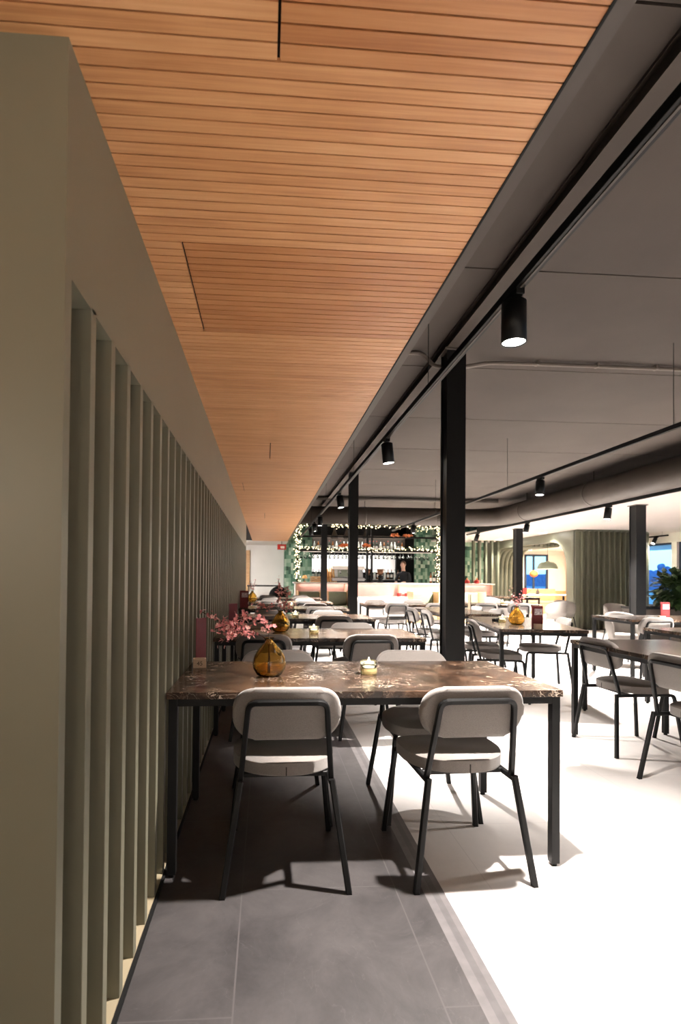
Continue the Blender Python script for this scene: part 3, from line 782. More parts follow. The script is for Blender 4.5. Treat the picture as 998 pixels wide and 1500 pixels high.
candle(2.585, 5.66, ZTB, 1.0, 'small tealight glass left of the open room vase')
mb = MB(); mb.box((0, 0, .016), (.075, .055, .032), 'black', .006); mb.box((0, 0, .034), (.05, .03, .006), 'black_soft', .002)
o = mb.build('card_box', loc=(2.55, 5.74, ZTB), rot=(0, 0, .3)); tag(o, 'small black box left of the open room tealight', 'box')
menu(4.83, 6.14, ZTB, R(-5), 'red menu at the right border before the plant', .21, .10, 14)
block(4.78, 6.125, ZTB, R(-10), 'lit wooden block beside the red menu at the right border')
candle(4.5, 9.85, ZTB, 1.0, 'small tealight on the dark table by the fluted arch')
menu(3.14, 8.0, ZTB, R(80), 'narrow standing card just right of the nearest column', .24, .10, 14, mats=('twig', 'oak_lite'), pic=False)

# ------------------------------------------------------------------ far wall, corridor
mb = MB(); mb.bx(-3, .66, YE, YE+.1, 0, 2.4, 'white'); struct(mb, 'wall_far', 'white wall at the end of the aisle')
mb = MB(); mb.bx(-3.1, -3.0, 1.1, 21, 0, 3.1, 'white'); struct(mb, 'wall_corridor', 'white side wall of the corridor')
mb = MB(); mb.bx(-.66, -.54, YE-.06, YE, 0, 2.12, 'oak'); mb.bx(-1.6, -.66, YE-.06, YE, 2.04, 2.12, 'oak'); struct(mb, 'trim_2', 'orange wooden door post at the end of the aisle')
mb = MB(); mb.bx(-1.55, -.66, YE-.04, YE-.01, .02, 2.04, 'navy'); d = struct(mb, 'door_1', 'dark blue door at the end of the aisle')
mb = MB(); mb.bx(-.74, -.71, YE-.09, YE-.03, .95, 1.15, 'steel'); mb.build('door_handle', d)
t = thing('ceiling_lamp', 'added flat white ceiling lamp, unseen round the corner of the aisle end', 'lamp', (-1.9, 15.2, ZW))
mb = MB(); mb.box((0, 0, -.02), (.6, .6, .04), 'white', .004); mb.build('frame', t); mb = MB(); mb.box((0, 0, -.042), (.55, .55, .006), 'lens_warm'); mb.build('diffuser', t)
area('corridor_fill', (-1.9, 15.2, ZW-.06), (0, R(-25), 0), 120, .55, .55, (1, .97, .93))  # unseen lamp added to brighten the white end wall
mb = MB(); mb.sweep([(-.54, 15.6, .97), (.45, 15.6, .97)], circ(.022, 10), 'black', smooth=True)
for x in (-.5, .42): mb.cyl((x, 15.6, 0), (x, 15.6, .97), .016, .016, 'black', 10)
tag(mb.build('handrail'), 'black handrail in front of the white end wall', 'railing')
mb = MB(); mb.bx(-.54, .6, 15.75, 15.8, 0, .80, 'white'); struct(mb, 'wall_low', 'low white partition at the end of the aisle')
t = thing('wall_sign', 'small red sign hanging under the pale ceiling at the aisle end', 'sign', (.47, 15.95, 2.13))
mb = MB(); mb.box((0, 0, .0), (.26, .05, .16), 'red', .006); mb.build('panel', t)
mb = MB(); mb.box((0.02, -.027, -.01), (.12, .004, .07), 'label'); mb.build('panel_face', t)
mb = MB(); mb.cyl((0, 0, .08), (0, 0, .17), .008, .008, 'black', 8); mb.build('bracket', t)
t = thing('lounge_chair', 'black chair with a rounded back before the bar corner', 'chair', (.36, 14.6, 0))
mb = MB(); mb.prism([(.27*math.cos(R(a)), .70+.27*math.sin(R(a))) for a in range(0, 181, 10)] + [(-.27, .45), (.27, .45)], -.03, .03, 'black_soft', lambda v: Vector((v.x, v.z+.2+.3*v.x*v.x, v.y)), .012, 2); mb.build('backrest', t)
mb = MB(); mb.box((0, -.05, .43), (.5, .48, .07), 'black_soft', .03); mb.build('seat', t)
for sx in (-1, 1):
    for sy in (-1, 1):
        mb = MB(); mb.cyl((sx*.2, sy*.18-.03, .4), (sx*.24, sy*.22-.03, 0), .015, .011, 'black', 8); mb.build('leg', t)

# ------------------------------------------------------------------ bar
YB = 15.5
t = thing('bar_counter', 'long white and pink bar counter glowing at the front', 'counter', (0, 0, 0))
X0, X1 = .86, 6.75
mb = MB(); mb.bx(X0-.05, X1+.05, YB-.12, YB+.62, 1.045, 1.085, 'white', .004); mb.build('countertop', t)
mb = MB(); mb.bx(X0, X1, YB+.06, YB+.56, .1, 1.045, 'white'); mb.build('body', t)
mb = MB(); mb.bx(X0+.02, X1-.02, YB+.04, YB+.06, .70, 1.04, 'pinkpanel'); mb.build('upper_panel', t)
mb = MB(); mb.bx(X0-.02, X1+.08, YB-.20, YB+.07, .655, .69, 'white', .004); mb.build('shelf', t)
mb = MB(); mb.bx(X0, X1, YB+.04, YB+.06, .12, .65, 'white'); mb.build('lower_panel', t)
mb = MB(); mb.bx(X0+.05, X1-.05, YB+.015, YB+.037, .640, .6545, 'led'); mb.build('led_strip', t)
mb = MB(); mb.bx(X0, X1, YB+.09, YB+.5, 0, .1, 'black_soft'); mb.build('plinth', t)
for x in (X0+.01, 2.3, 3.9, 5.3, X1-.03):
    mb = MB(); mb.bx(x, x+.02, YB-.1, YB+.05, .69, 1.045, 'oak_lite'); mb.build('divider', t)
area('counter_light', (3.8, YB-.02, 1.025), (R(18), 0, 0), 2.6, 5.6, .05, (1, .80, .72))
area('counter_light_low', (3.8, YB-.03, .635), (R(15), 0, 0), 20, 5.6, .05, (1, .90, .82))
# black frame over the bar
t = thing('bar_canopy', 'black steel frame standing over the bar counter', 'frame', (0, 0, 0))
FY = YB+.25
for x in (.93, 3.02, 3.16, 5.17):
    mb = MB(); mb.bx(x-.03, x+.03, FY-.03, FY+.03, 1.085, 2.82, 'black'); mb.build('post', t)
for z in (2.42, 2.78):
    mb = MB(); mb.bx(.93, 5.17, FY-.025, FY+.025, z, z+.05, 'black'); mb.build('crossbar', t)
mb = MB(); mb.bx(.93, 5.17, FY-.03, FY+.34, 2.0, 2.03, 'black'); mb.bx(.93, 5.17, FY-.03, FY+.0, 2.03, 2.07, 'black'); mb.build('glass_rack', t)
mb = MB(); mb.bx(1.1, 5.0, FY+.02, FY+.04, 1.985, 2.0, 'led_added'); mb.build('led_strip', t)  # invented strip, stands as source for the added light below the rack
area('rack_fill', (3.05, FY+.05, 1.975), (R(-15), 0, 0), 16, 3.8, .05, (1, .92, .84))  # fill light added to brighten the bar top
def garland(pts, n, label, r=.0115, spread=.085):
    t = thing('fairy_light_garland', label, 'string lights', (0, 0, 0), 0, 'fairy light garlands on the bar frame')
    mb = MB(); mb.sweep(pts, circ(.018, 5), 'garland'); mb.build('cord', t)
    fb = MB(); gb = MB(); P = [Vector(p) for p in pts]; Ls = [(b-a).length for a, b in zip(P, P[1:])]; T = sum(Ls)
    for i in range(n):
        d = T*(i+random.random()*.8)/n; k = 0
        while k < len(Ls)-1 and d > Ls[k]: d -= Ls[k]; k += 1
        p = P[k].lerp(P[k+1], min(1, d/Ls[k])) + Vector((random.gauss(0, spread*.6), random.gauss(-.03, .02), random.gauss(0, spread*.6)))
        fb.ico(p, r*random.uniform(.7, 1.15), 'bulb', 1)
    for i in range(n*2):
        d = T*random.random(); k = 0
        while k < len(Ls)-1 and d > Ls[k]: d -= Ls[k]; k += 1
        p = P[k].lerp(P[k+1], min(1, d/Ls[k])); q = Vector((random.gauss(0, .05), random.gauss(0, .03), random.gauss(0, .05)))
        w = Vector((random.gauss(0, .01), random.gauss(0, .01), random.gauss(0, .01)))
        gb.quad([p, p+q*.5+w, p+q, p+q*.5-w], 'garland')
    o = fb.build('bulbs', t); o['kind'] = 'stuff'; o = gb.build('needles', t); o['kind'] = 'stuff'
GY = FY-.06
garland([(.9, GY, 2.80)]+[(x, GY, 2.79-.04*math.sin(x*3)) for x in [1+.3*k for k in range(14)]]+[(5.2, GY, 2.80)], 230, 'fairy light garland along the top of the black bar frame')
garland([(.93, GY, 2.78), (.93, GY, 1.10)], 130, 'fairy light garland hanging down the left bar post', spread=.085)
garland([(5.17, GY, 2.78), (5.17, GY, 1.10)], 120, 'fairy light garland hanging down the right bar post', spread=.085)
garland([(.95, GY, 2.06)]+[(x, GY, 2.08-.03*math.sin(x*4)) for x in [1+.3*k for k in range(14)]]+[(5.15, GY, 2.06)], 150, 'fairy light garland along the glass rack', spread=.055)
# glasses hanging
g0 = None
for i in range(32):
    x = 1.05 + i*.125
    if g0 is None:
        g0 = thing('wine_glass', '', 'glass', (0, 0, 0))
        mb = MB(); mb.lathe([(.0, 0), (.034, 0), (.034, -.004), (.006, -.012), (.005, -.085), (.020, -.10), (.040, -.135), (.036, -.20), (.033, -.20), (.037, -.136), (.018, -.104), (.0, -.092)], 'glass', seg=14, caps=False); mb.build('bowl_and_stem', g0); o = g0
    else: o = dup(g0)
    o.location = (x, FY+.12+(.10 if i % 2 else 0), 2.0); o['label'] = 'clear wine glass hanging upside down from the bar rack'; o['group'] = 'wine glasses hanging in the bar rack'
# conical pendants and dried flowers on the frame
for i, (x, w) in enumerate(((2.05, 'left'), (2.42, 'middle'), (3.0, 'right'))):
    t = thing('cone_ornament', '%s dark cone ornament under the top bar garland' % w, 'ornament', (x, FY+.12, 2.40), 0, 'dark cone ornaments on the bar frame')
    mb = MB(); mb.lathe([(.0, .31), (.02, .30), (.05, .2), (.085, .10), (.11, .07), (.10, .0), (.0, .0)], 'duct', seg=20, caps=False); mb.build('cone', t)
    mb = MB(); mb.cyl((0, 0, .30), (0, 0, .38), .006, .006, 'black', 8); mb.build('hanger', t)
for i, (x, z, c, w) in enumerate(((2.32, 2.13, 'orangeflower', 'left orange'), (2.98, 2.13, 'orangeflower', 'right orange'), (3.86, 2.45, 'copper', 'left copper'), (4.26, 2.44, 'copper', 'right copper'))):
    mb = MB()
    for q in range(46):
        a = random.random()*2*PI; b = random.random()*1.3; r = .12*(.5+.5*random.random())
        mb.ico((r*math.cos(a)*math.sin(b+.4)*1.3, r*math.sin(a)*.6, r*math.cos(b)-.0), random.uniform(.018, .032), c, 1)
    o = mb.build('dried_flower_bunch', loc=(x, FY+.02, z)); tag(o, '%s bunch of round blooms hanging on the black bar frame' % w, 'decoration', 'round dried bunches on the bar frame')

# back bar wall
def wallbox(name, label, x0, x1, z0, z1, m, y0=YE, th=.1, **k):
    mb = MB(); mb.bx(x0, x1, y0, y0+th, z0, z1, m); return struct(mb, name, label, **k)
wallbox('wall_tile_left', 'green glazed tile wall left of the bar shelves', .60, 1.5, 0, ZS, 'tile', 17.3)
wallbox('wall_tile_right', 'green glazed tile wall right of the bar shelves', 5.0, 7.4, 0, ZS, 'tile', 17.6)
mb = MB(); mb.bx(.60, .68, 17.3, YE, 0, ZS, 'tile'); struct(mb, 'wall_return', 'short tiled return wall beside the aisle')
mb = MB(); mb.bx(1.4, 4.8, 18.0, 18.1, 2.0, ZS, 'black_soft'); mb.bx(1.4, 4.8, 18.0, 18.1, 0, 1.42, 'black_soft'); mb.bx(1.4, 1.55, 18.0, 18.1, 1.4, 2.0, 'black_soft'); mb.bx(4.45, 5.1, 18.0, 18.1, 0, ZS, 'black_soft')
struct(mb, 'wall_bar', 'dark back bar wall with a bright kitchen opening')
mb = MB(); mb.bx(.6, 9, 20.0, 20.1, 0, ZS, 'white'); struct(mb, 'wall_kitchen', 'white kitchen wall seen through the bar opening')
t = thing('kitchen_light', 'bright white light panel behind the bar opening', 'lamp', (3.0, 19.2, 2.35)); 
mb = MB(); mb.box((0, 0, .03), (3.0, .3, .04), 'steel', .004); mb.build('lamp_housing', t)
for x in (-1.3, 1.3):
    mb = MB(); mb.cyl((x, 0, .05), (x, 0, .62), .006, .006, 'black', 6); mb.build('suspension_rod', t)
mb = MB(); mb.box((0, 0, 0), (2.95, .26, .02), 'passlight'); mb.build('diffuser', t)
area('kitchen_lamp', (3.0, 19.2, 2.3), (0, 0, 0), 42, 2.9, .3, (1, .97, .93))
mb = MB(); mb.bx(1.5, 4.7, 18.2, 18.7, 1.32, 1.40, 'steel', .004); mb.bx(1.55, 4.65, 18.25, 18.65, 0, 1.32, 'steel'); tag(mb.build('kitchen_counter'), 'steel kitchen counter behind the bright bar opening', 'counter')
t = thing('bottle_shelf', 'black shelf with bottles above the bright bar opening', 'shelf', (0, 0, 0))
mb = MB(); mb.bx(1.5, 4.75, 17.68, 17.98, 2.12, 2.15, 'black'); mb.build('shelf_board', t)
mb = MB(); mb.bx(1.5, 4.75, 17.94, 17.98, 2.16, 2.66, 'duct'); mb.build('back_panel', t)
mb = MB(); mb.bx(1.55, 4.7, 17.92, 17.94, 2.60, 2.62, 'led'); mb.build('led_strip', t)
area('shelf_light', (3.1, 17.72, 2.62), (R(-10), 0, 0), 6, 3.0, .05, (1, .94, .86))
bk = [('bottle_dark', .0), ('bottle_clear', .0), ('bottle_amber', 0)]
protos = []
for q, (m, _) in enumerate(bk):
    t = thing('bottle', '', 'bottle')
    mb = MB(); mb.lathe([(.0, 0), (.038, 0), (.04, .01), (.04, .19), (.033, .215), (.015, .24), (.013, .30), (.0, .30)], m, seg=16, caps=False); mb.build('glass_body', t)
    mb = MB(); mb.lathe([(.0405, .06), (.0405, .16)], 'label', seg=16, caps=False); mb.build('paper_label', t)
    mb = MB(); mb.lathe([(.0, .298), (.0145, .298), (.0145, .325), (.0, .325)], 'black' if q else 'red', seg=12, caps=False); mb.build('cap', t)
    protos.append(t)
cnt = [0, 0, 0]
def bottle(k, x, y, z, label, group):
    o = protos[k] if cnt[k] == 0 else dup(protos[k]); cnt[k] += 1
    o.location = (x, y, z); o['label'] = label; o['group'] = group
for i in range(25):
    k = random.choice((0, 1, 1, 2))
    bottle(k, 1.62+i*.125, 17.80+random.uniform(-.03, .03), 2.15, 'spirit bottle with pale label in the row on the high bar shelf', 'bottles on the high bar shelf')
# back counter with second row of bottles, inside the work aisle
mb = MB(); mb.bx(1.5, 4.75, 17.45, 17.95, 0, 1.16, 'black'); mb.bx(1.5, 4.75, 17.42, 17.97, 1.16, 1.19, 'steel', .003); tag(mb.build('back_counter'), 'dark back counter with steel top behind the bar', 'counter')
for i in range(10):
    bottle((0, 1, 2)[i % 3], 3.55+i*.115, 17.75, 1.19, 'bottle in the lower row on the back counter beside the bartender', 'bottles on the back counter')
for i in range(5):
    bottle((2, 0)[i % 2], 5.02+i*.10, YB+.42, 1.085, 'tall bottle at the right end of the bar before the green tiles', 'bottles at the right end of the bar')
for i in range(4):
    bottle((0, 1)[i % 2], 1.58+i*.10, 17.75, 1.19, 'bottle beside the bread on the left of the back counter', 'bottles left on the back counter')
# coffee machine
t = thing('espresso_machine', 'large silver espresso machine on the bar between two columns', 'coffee machine', (2.45, YB+.36, 1.085))
mb = MB(); mb.box((0, 0, .09), (.98, .4, .10), 'steel', .02); mb.box((0, .06, .26), (.92, .26, .28), 'steel', .02); mb.box((0, -.02, .44), (.98, .44, .10), 'white', .025); mb.build('body', t)
mb = MB(); mb.box((0, -.085, .27), (.62, .02, .2), 'sage_metal', .004); mb.build('front_panel', t)
for x in (-.25, 0, .25):
    mb = MB(); mb.cyl((x, -.14, .36), (x, -.14, .29), .035, .035, 'steel', 14); mb.build('brew_group', t)
    mb = MB(); mb.cyl((x, -.15, .285), (x, -.30, .27), .013, .013, 'black', 8); mb.build('filter_handle', t)
for x in (-.42, .42):
    mb = MB(); mb.cyl((x, .1, .0), (x, .1, .05), .025, .025, 'black', 10); mb.build('foot', t)
# grinders
def grinder(x, label):
    t = thing('coffee_grinder', label, 'coffee grinder', (x, YB+.33, 1.085), 0, 'coffee grinders on the bar')
    mb = MB(); mb.lathe([(.0, 0), (.09, 0), (.09, .03), (.065, .06), (.065, .17), (.085, .19), (.085, .215), (.0, .215)], 'black', seg=20, caps=False); mb.build('body', t)
    mb = MB(); mb.lathe([(.0, .217), (.045, .217), (.085, .30), (.105, .40), (.0, .40)], 'beans', seg=20, caps=False); hp = mb.build('bean_hopper', t)
    mb = MB(); mb.lathe([(.0, .401), (.11, .401), (.11, .415), (.0, .415)], 'glass', seg=20, caps=False); mb.build('lid', hp)
    mb = MB(); mb.box((0, -.11, .12), (.03, .07, .02), 'black', .004); mb.build('spout', t)
grinder(3.07, 'left coffee grinder with brown beans in its hopper')
grinder(3.44, 'right coffee grinder with brown beans, next to the frame post')
# bread boxes, small things on the bar
t = thing('bread_crate', 'orange wooden crate at the left end of the bar', 'crate', (1.52, YB+.3, 1.085))
mb = MB()
for z in (.03, .09, .15): mb.bx(-.19, .19, -.13, -.12, z-.024, z+.024, 'oak'); mb.bx(-.19, .19, .12, .13, z-.024, z+.024, 'oak'); mb.bx(-.19, -.18, -.12, .12, z-.024, z+.024, 'oak'); mb.bx(.18, .19, -.12, .12, z-.024, z+.024, 'oak')
mb.bx(-.19, .19, -.13, .13, 0, .008, 'oak'); mb.build('slatted_box', t)
for i in range(6):
    mb = MB(); mb.cyl((0, 0, 0), (random.uniform(-.03, .03), .02, .36+.06*random.random()), .028, .02, 'bread', 10); mb.ico((0, 0, 0), .028, 'bread', 1)
    o = mb.build('baguette', loc=(1.80+.06*i, YB+.28+.03*(i % 2), 1.112)); tag(o, 'upright baguette beside the orange crate on the bar', 'bread', 'baguettes on the bar')
t = thing('table_lamp', 'tiny golden lamp at the foot of the left garland', 'lamp', (1.15, YB+.2, 1.085))
mb = MB(); mb.lathe([(.0, 0), (.05, 0), (.05, .012), (.008, .02), (.008, .13), (.0, .13)], 'copper', seg=16, caps=False); mb.build('base', t)
mb = MB(); mb.lathe([(.09, .11), (.05, .2), (.0, .205)], 'bread', seg=18, caps=False); mb.build('lamp_shade', t)
for i in range(5):
    t = thing('red_cup', 'dark red cup in the row on the pink bar shelf', 'cup', (3.92+.30*i*.78, YB-.06, .69), 0, 'dark red cups on the bar shelf')
    mb = MB(); mb.lathe([(.0, 0), (.05, 0), (.062, .04), (.066, .10), (.06, .10), (.055, .04), (.0, .012)], 'red', seg=18, caps=False); mb.build('body', t)
    mb = MB(); mb.sweep([(.062, 0, .08), (.095, 0, .075), (.095, 0, .04), (.06, 0, .03)], circ(.008, 6), 'red'); mb.build('cup_handle', t)
for i, (x, w) in enumerate(((5.75, 'left'), (6.05, 'middle'), (6.35, 'right'))):
    t = thing('red_lantern', '%s red lantern on the right end of the bar' % w, 'lantern', (x, YB+.15, 1.085), 0, 'red lanterns on the bar')
    mb = MB(); mb.lathe([(.0, 0), (.07, 0), (.085, .03), (.075, .09), (.04, .11), (.0, .11)], 'red', seg=18, caps=False); mb.build('body', t)
    mb = MB(); mb.lathe([(.02, .11), (.022, .16), (.0, .165)], 'bulb' if i == 0 else 'copper', seg=10, caps=False); mb.build('top', t)
# banquettes before the bar
def booth(x0, x1, label, y=14.45):
    t = thing('banquette', label, 'bench', ((x0+x1)/2, y, 0), 0, 'green banquettes in front of the bar'); w = (x1-x0)
    mb = MB(); mb.box((0, .22, .64), (w-.06, .13, .40), 'boothgreen', .05, seg=4); mb.build('backrest', t)
    mb = MB(); mb.box((0, -.06, .40), (w-.06, .50, .13), 'boothgreen', .035, seg=3); mb.build('seat', t)
    mb = MB(); mb.box((0, 0, .17), (w-.10, .50, .33), 'oak', .004); mb.build('base', t)
    for s in (-1, 1):
        mb = MB(); mb.box((s*(w/2-.015), .03, .43), (.03, .62, .86), 'oak', .008); mb.build('end_panel', t)
booth(.86, 1.52, 'green banquette left of the third column before the bar')
booth(1.66, 2.28, 'green banquette between the second and third column before the bar')
booth(3.98, 4.72, 'green banquette left of the nearest column before the bar')
booth(4.98, 6.02, 'green banquette right of the nearest column before the bar')

# ------------------------------------------------------------------ bartender
def person(x, y, rz):
    t = thing('person', 'bartender in a black shirt looking down behind the bar', 'person', (x, y, 0), rz)
    me = bpy.data.meshes.new('body'); bm = bmesh.new(); sk = bm.verts.layers.skin.verify()
    V = {}
    def j(n, p, r): v = bm.verts.new(p); v[sk].radius = (r if isinstance(r, tuple) else (r, r)); V[n] = v
    j('pelvis', (0, 0, .93), (.15, .11)); j('waist', (0, .0, 1.08), (.135, .10)); j('chest', (0, -.03, 1.27), (.165, .115)); j('neckb', (0, -.06, 1.42), (.075, .07)); j('neck', (0, -.09, 1.50), .052); j('headb', (0, -.12, 1.56), (.065, .075)); j('head', (0, -.135, 1.66), (.076, .092)); j('top', (0, -.12, 1.735), (.06, .07))
    for s, q in ((-1, 'l'), (1, 'r')):
        j('sh'+q, (s*.17, -.05, 1.38), .062); j('el'+q, (s*.245, -.13, 1.12), .045); j('wr'+q, (s*.13, -.36, 1.10), .03); j('pl'+q, (s*.105, -.43, 1.10), (.038, .02))
        j('hip'+q, (s*.09, 0, .86), .095); j('kn'+q, (s*.10, -.01, .48), .062); j('an'+q, (s*.105, .02, .09), .04); j('to'+q, (s*.12, -.13, .035), (.04, .03))
    E = [('pelvis', 'waist'), ('waist', 'chest'), ('chest', 'neckb'), ('neckb', 'neck'), ('neck', 'headb'), ('headb', 'head'), ('head', 'top')]
    for q in 'lr': E += [('chest', 'sh'+q), ('sh'+q, 'el'+q), ('el'+q, 'wr'+q), ('wr'+q, 'pl'+q), ('pelvis', 'hip'+q), ('hip'+q, 'kn'+q), ('kn'+q, 'an'+q), ('an'+q, 'to'+q)]
    # fingers as short chains from the palm
    for s, q in ((-1, 'l'), (1, 'r')):
        for f in range(4):
            j('f%d%s' % (f, q), (s*(.105+.02*(f-1.5)), -.50+.006*abs(f-1.5), 1.092), .0085); j('g%d%s' % (f, q), (s*(.105+.022*(f-1.5)), -.535+.01*abs(f-1.5), 1.072), .007); E += [('pl'+q, 'f%d%s' % (f, q)), ('f%d%s' % (f, q), 'g%d%s' % (f, q))]
        j('t'+q, (s*.06, -.455, 1.10), .0095); E.append(('pl'+q, 't'+q))
    for a, b in E: bm.edges.new((V[a], V[b]))
    V['pelvis'][sk].use_root = True
    bm.to_mesh(me); bm.free()
    tmp = bpy.data.objects.new('tmp', me); COL.objects.link(tmp)
    tmp.modifiers.new('s', 'SKIN').use_smooth_shade = True; sd = tmp.modifiers.new('d', 'SUBSURF'); sd.levels = 2; sd.render_levels = 2
    dg = bpy.context.evaluated_depsgraph_get(); m2 = bpy.data.meshes.new_from_object(tmp.evaluated_get(dg)); bpy.data.objects.remove(tmp)
    m2.name = 'body'
    m2.materials.clear()
    for k in ('skin', 'shirt', 'trouser', 'black_soft'): m2.materials.append(M[k])
    for p in m2.polygons:
        c = p.center; p.use_smooth = True
        if c.z < .08: p.material_index = 3
        elif c.z < .96: p.material_index = 2
        elif c.z < 1.455 and not (c.y < -.34): p.material_index = 1
        else: p.material_index = 0
    b = bpy.data.objects.new('body', m2); COL.objects.link(b); b.parent = t
    hd = MB()
    hd.ico((0, -.105, 1.685), .098, 'hair', 3, (.86, 1.02, 1.0))
    for v in hd.bm.verts:
        if v.co.y < -.165: v.co.y = -.165 + (v.co.y+.165)*.2; v.co.z = max(v.co.z, 1.71)
        if v.co.z < 1.63: v.co.z = 1.63 + (v.co.z-1.63)*.3
    hd.build('hair', b)
    fc = MB(); fc.ico((0, -.235, 1.635), .016, 'skin', 2, (.8, 1.2, 1.5)); fc.build('nose', b)
    for s in (-1, 1):
        mb = MB(); mb.ico((s*.03, -.213, 1.66), .011, 'label', 2); mb.ico((s*.03, -.222, 1.66), .006, 'hair', 2); mb.build('eye', b)
        mb = MB(); mb.ico((s*.082, -.125, 1.645), .022, 'skin', 2, (.4, .8, 1.3)); mb.build('ear', b)
    mb = MB(); mb.ico((0, -.217, 1.597), .02, 'pinkpanel', 2, (1.1, .35, .3)); mb.build('mouth', b)
    ap = MB(); ap.prism([(x, z) for x, z in ((-.15, .55), (.15, .55), (.15, 1.0), (.10, 1.06), (-.10, 1.06), (-.15, 1.0))], -.006, .006, 'shirt', lambda v: Vector((v.x, -.135+v.z+.9*v.x*v.x, v.y)), .002, 1); ap.build('apron', b)
    return t
person(4.42, 16.75, R(-35))

# ------------------------------------------------------------------ right side: green arch room
XA = 7.6; YA = 12.6
mb = MB()
# arch wall in plane X=XA from YA to 18.4, with a rounded opening
def archwall():
    y0, y1, zt = YA, 18.6, ZH
    oy0, oy1, oz, r = 13.0, 17.35, 2.22, .66
    inner = [(oy0, 0)] + [(oy0+r-r*math.cos(R(a)), oz-r+r*math.sin(R(a))) for a in range(0, 91, 9)] + [(oy1-r+r*math.sin(R(a)), oz-r+r*math.cos(R(a))) for a in range(0, 91, 9)] + [(oy1, 0)]
    outl = [(y1, 0), (y1, zt), (y0, zt), (y0, 0)] + inner
    mb.prism(outl, XA, XA+.12, 'olive_mid', lambda v: Vector((v.z, v.x, v.y)), smooth=False)
archwall()
wa = struct(mb, 'wall_arch', 'olive wall with a large rounded arch opening')
# fluted ribs on the far jamb
mb = MB(); r = .66
for k in range(6):
    x = XA+.16+k*.15
    pts = [(x, 17.40, 0), (x, 17.40, 1.58)] + [(x, 17.40-r+r*math.cos(R(a)), 1.58+r*math.sin(R(a))) for a in range(10, 91, 10)] + [(x, 15.0, 2.24)]
    mb.sweep(pts, circ(.07, 12), 'olive_mid', up=(1, 0, 0), smooth=True)
mb.bx(XA+.12, XA+1.05, 17.42, 17.5, 0, 2.3, 'olive_mid')
mb.build('fluted_ribs', wa)
# curved fluted wall facing the dining room
mb = MB(); path = [(XA+.0, YA)] + [(XA+.16*k, YA-.005*k) for k in range(1, 5)]
cx, cy, rr = 8.45, 14.75, 1.48
P = []
n = 90
for k in range(n+1):
    t_ = k/n; L = t_*3.1
    if L < 1.05: P.append((XA+L, YA))
    else:
        a = (L-1.05)/1.5; P.append((XA+1.05+1.5*math.sin(a), YA+1.5-1.5*math.cos(a)))
mb.sweep([(x, y+.05, ZH/2) for x, y in P], sq(.04, ZH), 'olive_dark')
wf = struct(mb, 'wall_fluted', 'curved olive wall with vertical fins right of the arch')
mb = MB(); acc = 0
for k in range(1, n):
    (xa, ya), (xb, yb) = P[k-1], P[k]
    acc += math.hypot(xb-xa, yb-ya)
    if acc >= .135:
        acc = 0; ang = math.atan2(yb-ya, xb-xa)
        mb.box((xb+.0*math.sin(ang), yb, ZH/2), (.018, .17, ZH-.02), 'olive_dark', rot=Euler((0, 0, ang)))
mb.build('fins', wf)
mb = MB(); mb.sweep([(x, y, ZH-.02) for x, y in P], sq(.16, .04), 'olive_dark'); mb.build('top_rail', wf)
mb = MB(); mb.sweep([(x, y+.02, .012) for x, y in P], sq(.2, .024), 'black_soft'); mb.build('plinth', wf)
# booth room interior
mb = MB(); mb.prism([(XA+.12, YA+.12), (9.0, YA+.12), (10.4, 14.7), (12.3, 19.6), (XA+.12, 19.6)], 2.30, 2.34, 'white', smooth=False); struct(mb, 'ceiling', 'white ceiling of the booth room')
mb = MB(); mb.bx(10.66, 12.4, 19.5, 19.6, 0, 2.46, 'white'); mb.bx(7.0, 9.76, 19.5, 19.6, 0, 2.46, 'white'); mb.bx(9.76, 10.66, 19.5, 19.6, 0, .5, 'white'); mb.bx(9.76, 10.66, 19.5, 19.6, 2.14, 2.46, 'white'); mb.prism([(10.4, 14.75), (10.5, 14.75), (12.4, 19.6), (12.3, 19.6)], 0, 2.46, 'white', smooth=False); struct(mb, 'wall_booth', 'white rear wall of the booth room')
mb = MB(); mb.bx(10.66, 12.3, 19.44, 19.5, 0, .80, 'oak'); struct(mb, 'trim_3', 'light oak wainscot in the booth room')
mb = MB(); mb.bx(11.35, 11.5, 17.8, 19.44, 0, 2.3, 'oak'); struct(mb, 'trim_4', 'light oak side panel in the booth room')
mb = MB()
for (a, b, c, d) in ((9.75, 9.82, .48, 2.16), (10.6, 10.67, .48, 2.16), (10.08, 10.14, .5, 2.14)): mb.bx(a, b, 19.46, 19.52, c, d, 'navy')
mb.bx(9.75, 10.67, 19.46, 19.52, .46, .52, 'navy'); mb.bx(9.75, 10.67, 19.46, 19.52, 2.1, 2.17, 'navy')
w1 = struct(mb, 'window_1', 'blue dusk window in the booth room')
mb = MB(); mb.bx(9.80, 10.62, 19.53, 19.54, .5, 2.14, 'pane'); mb.build('pane', w1)
t = thing('dome_pendant', 'sage green dome pendant lamp hanging in the arch opening', 'lamp', (8.2, 15.0, 1.53))
mb = MB(); prof = [(.285, .0), (.275, .06), (.235, .145), (.17, .195), (.06, .215), (.03, .24)]
mb.lathe(prof + [(.025, .235), (.055, .208), (.165, .188), (.228, .14), (.268, .058), (.278, .0)], 'sage_metal', seg=40, caps=False); mb.build('lamp_shade', t)
mb = MB(); mb.cyl((0, 0, .235), (0, 0, .80), .004, .004, 'black', 8); mb.build('cord', t)
mb = MB(); mb.ico((0, 0, .10), .045, 'lens_warm', 2); mb.build('bulb', t)
l = bpy.data.lights.new('pendant_bulb', 'POINT'); l.energy = 45; l.color = (1, .8, .6); l.shadow_soft_size = .05; o = bpy.data.objects.new('pendant_bulb', l); COL.objects.link(o); o.location = (8.2, 15.0, 1.55)
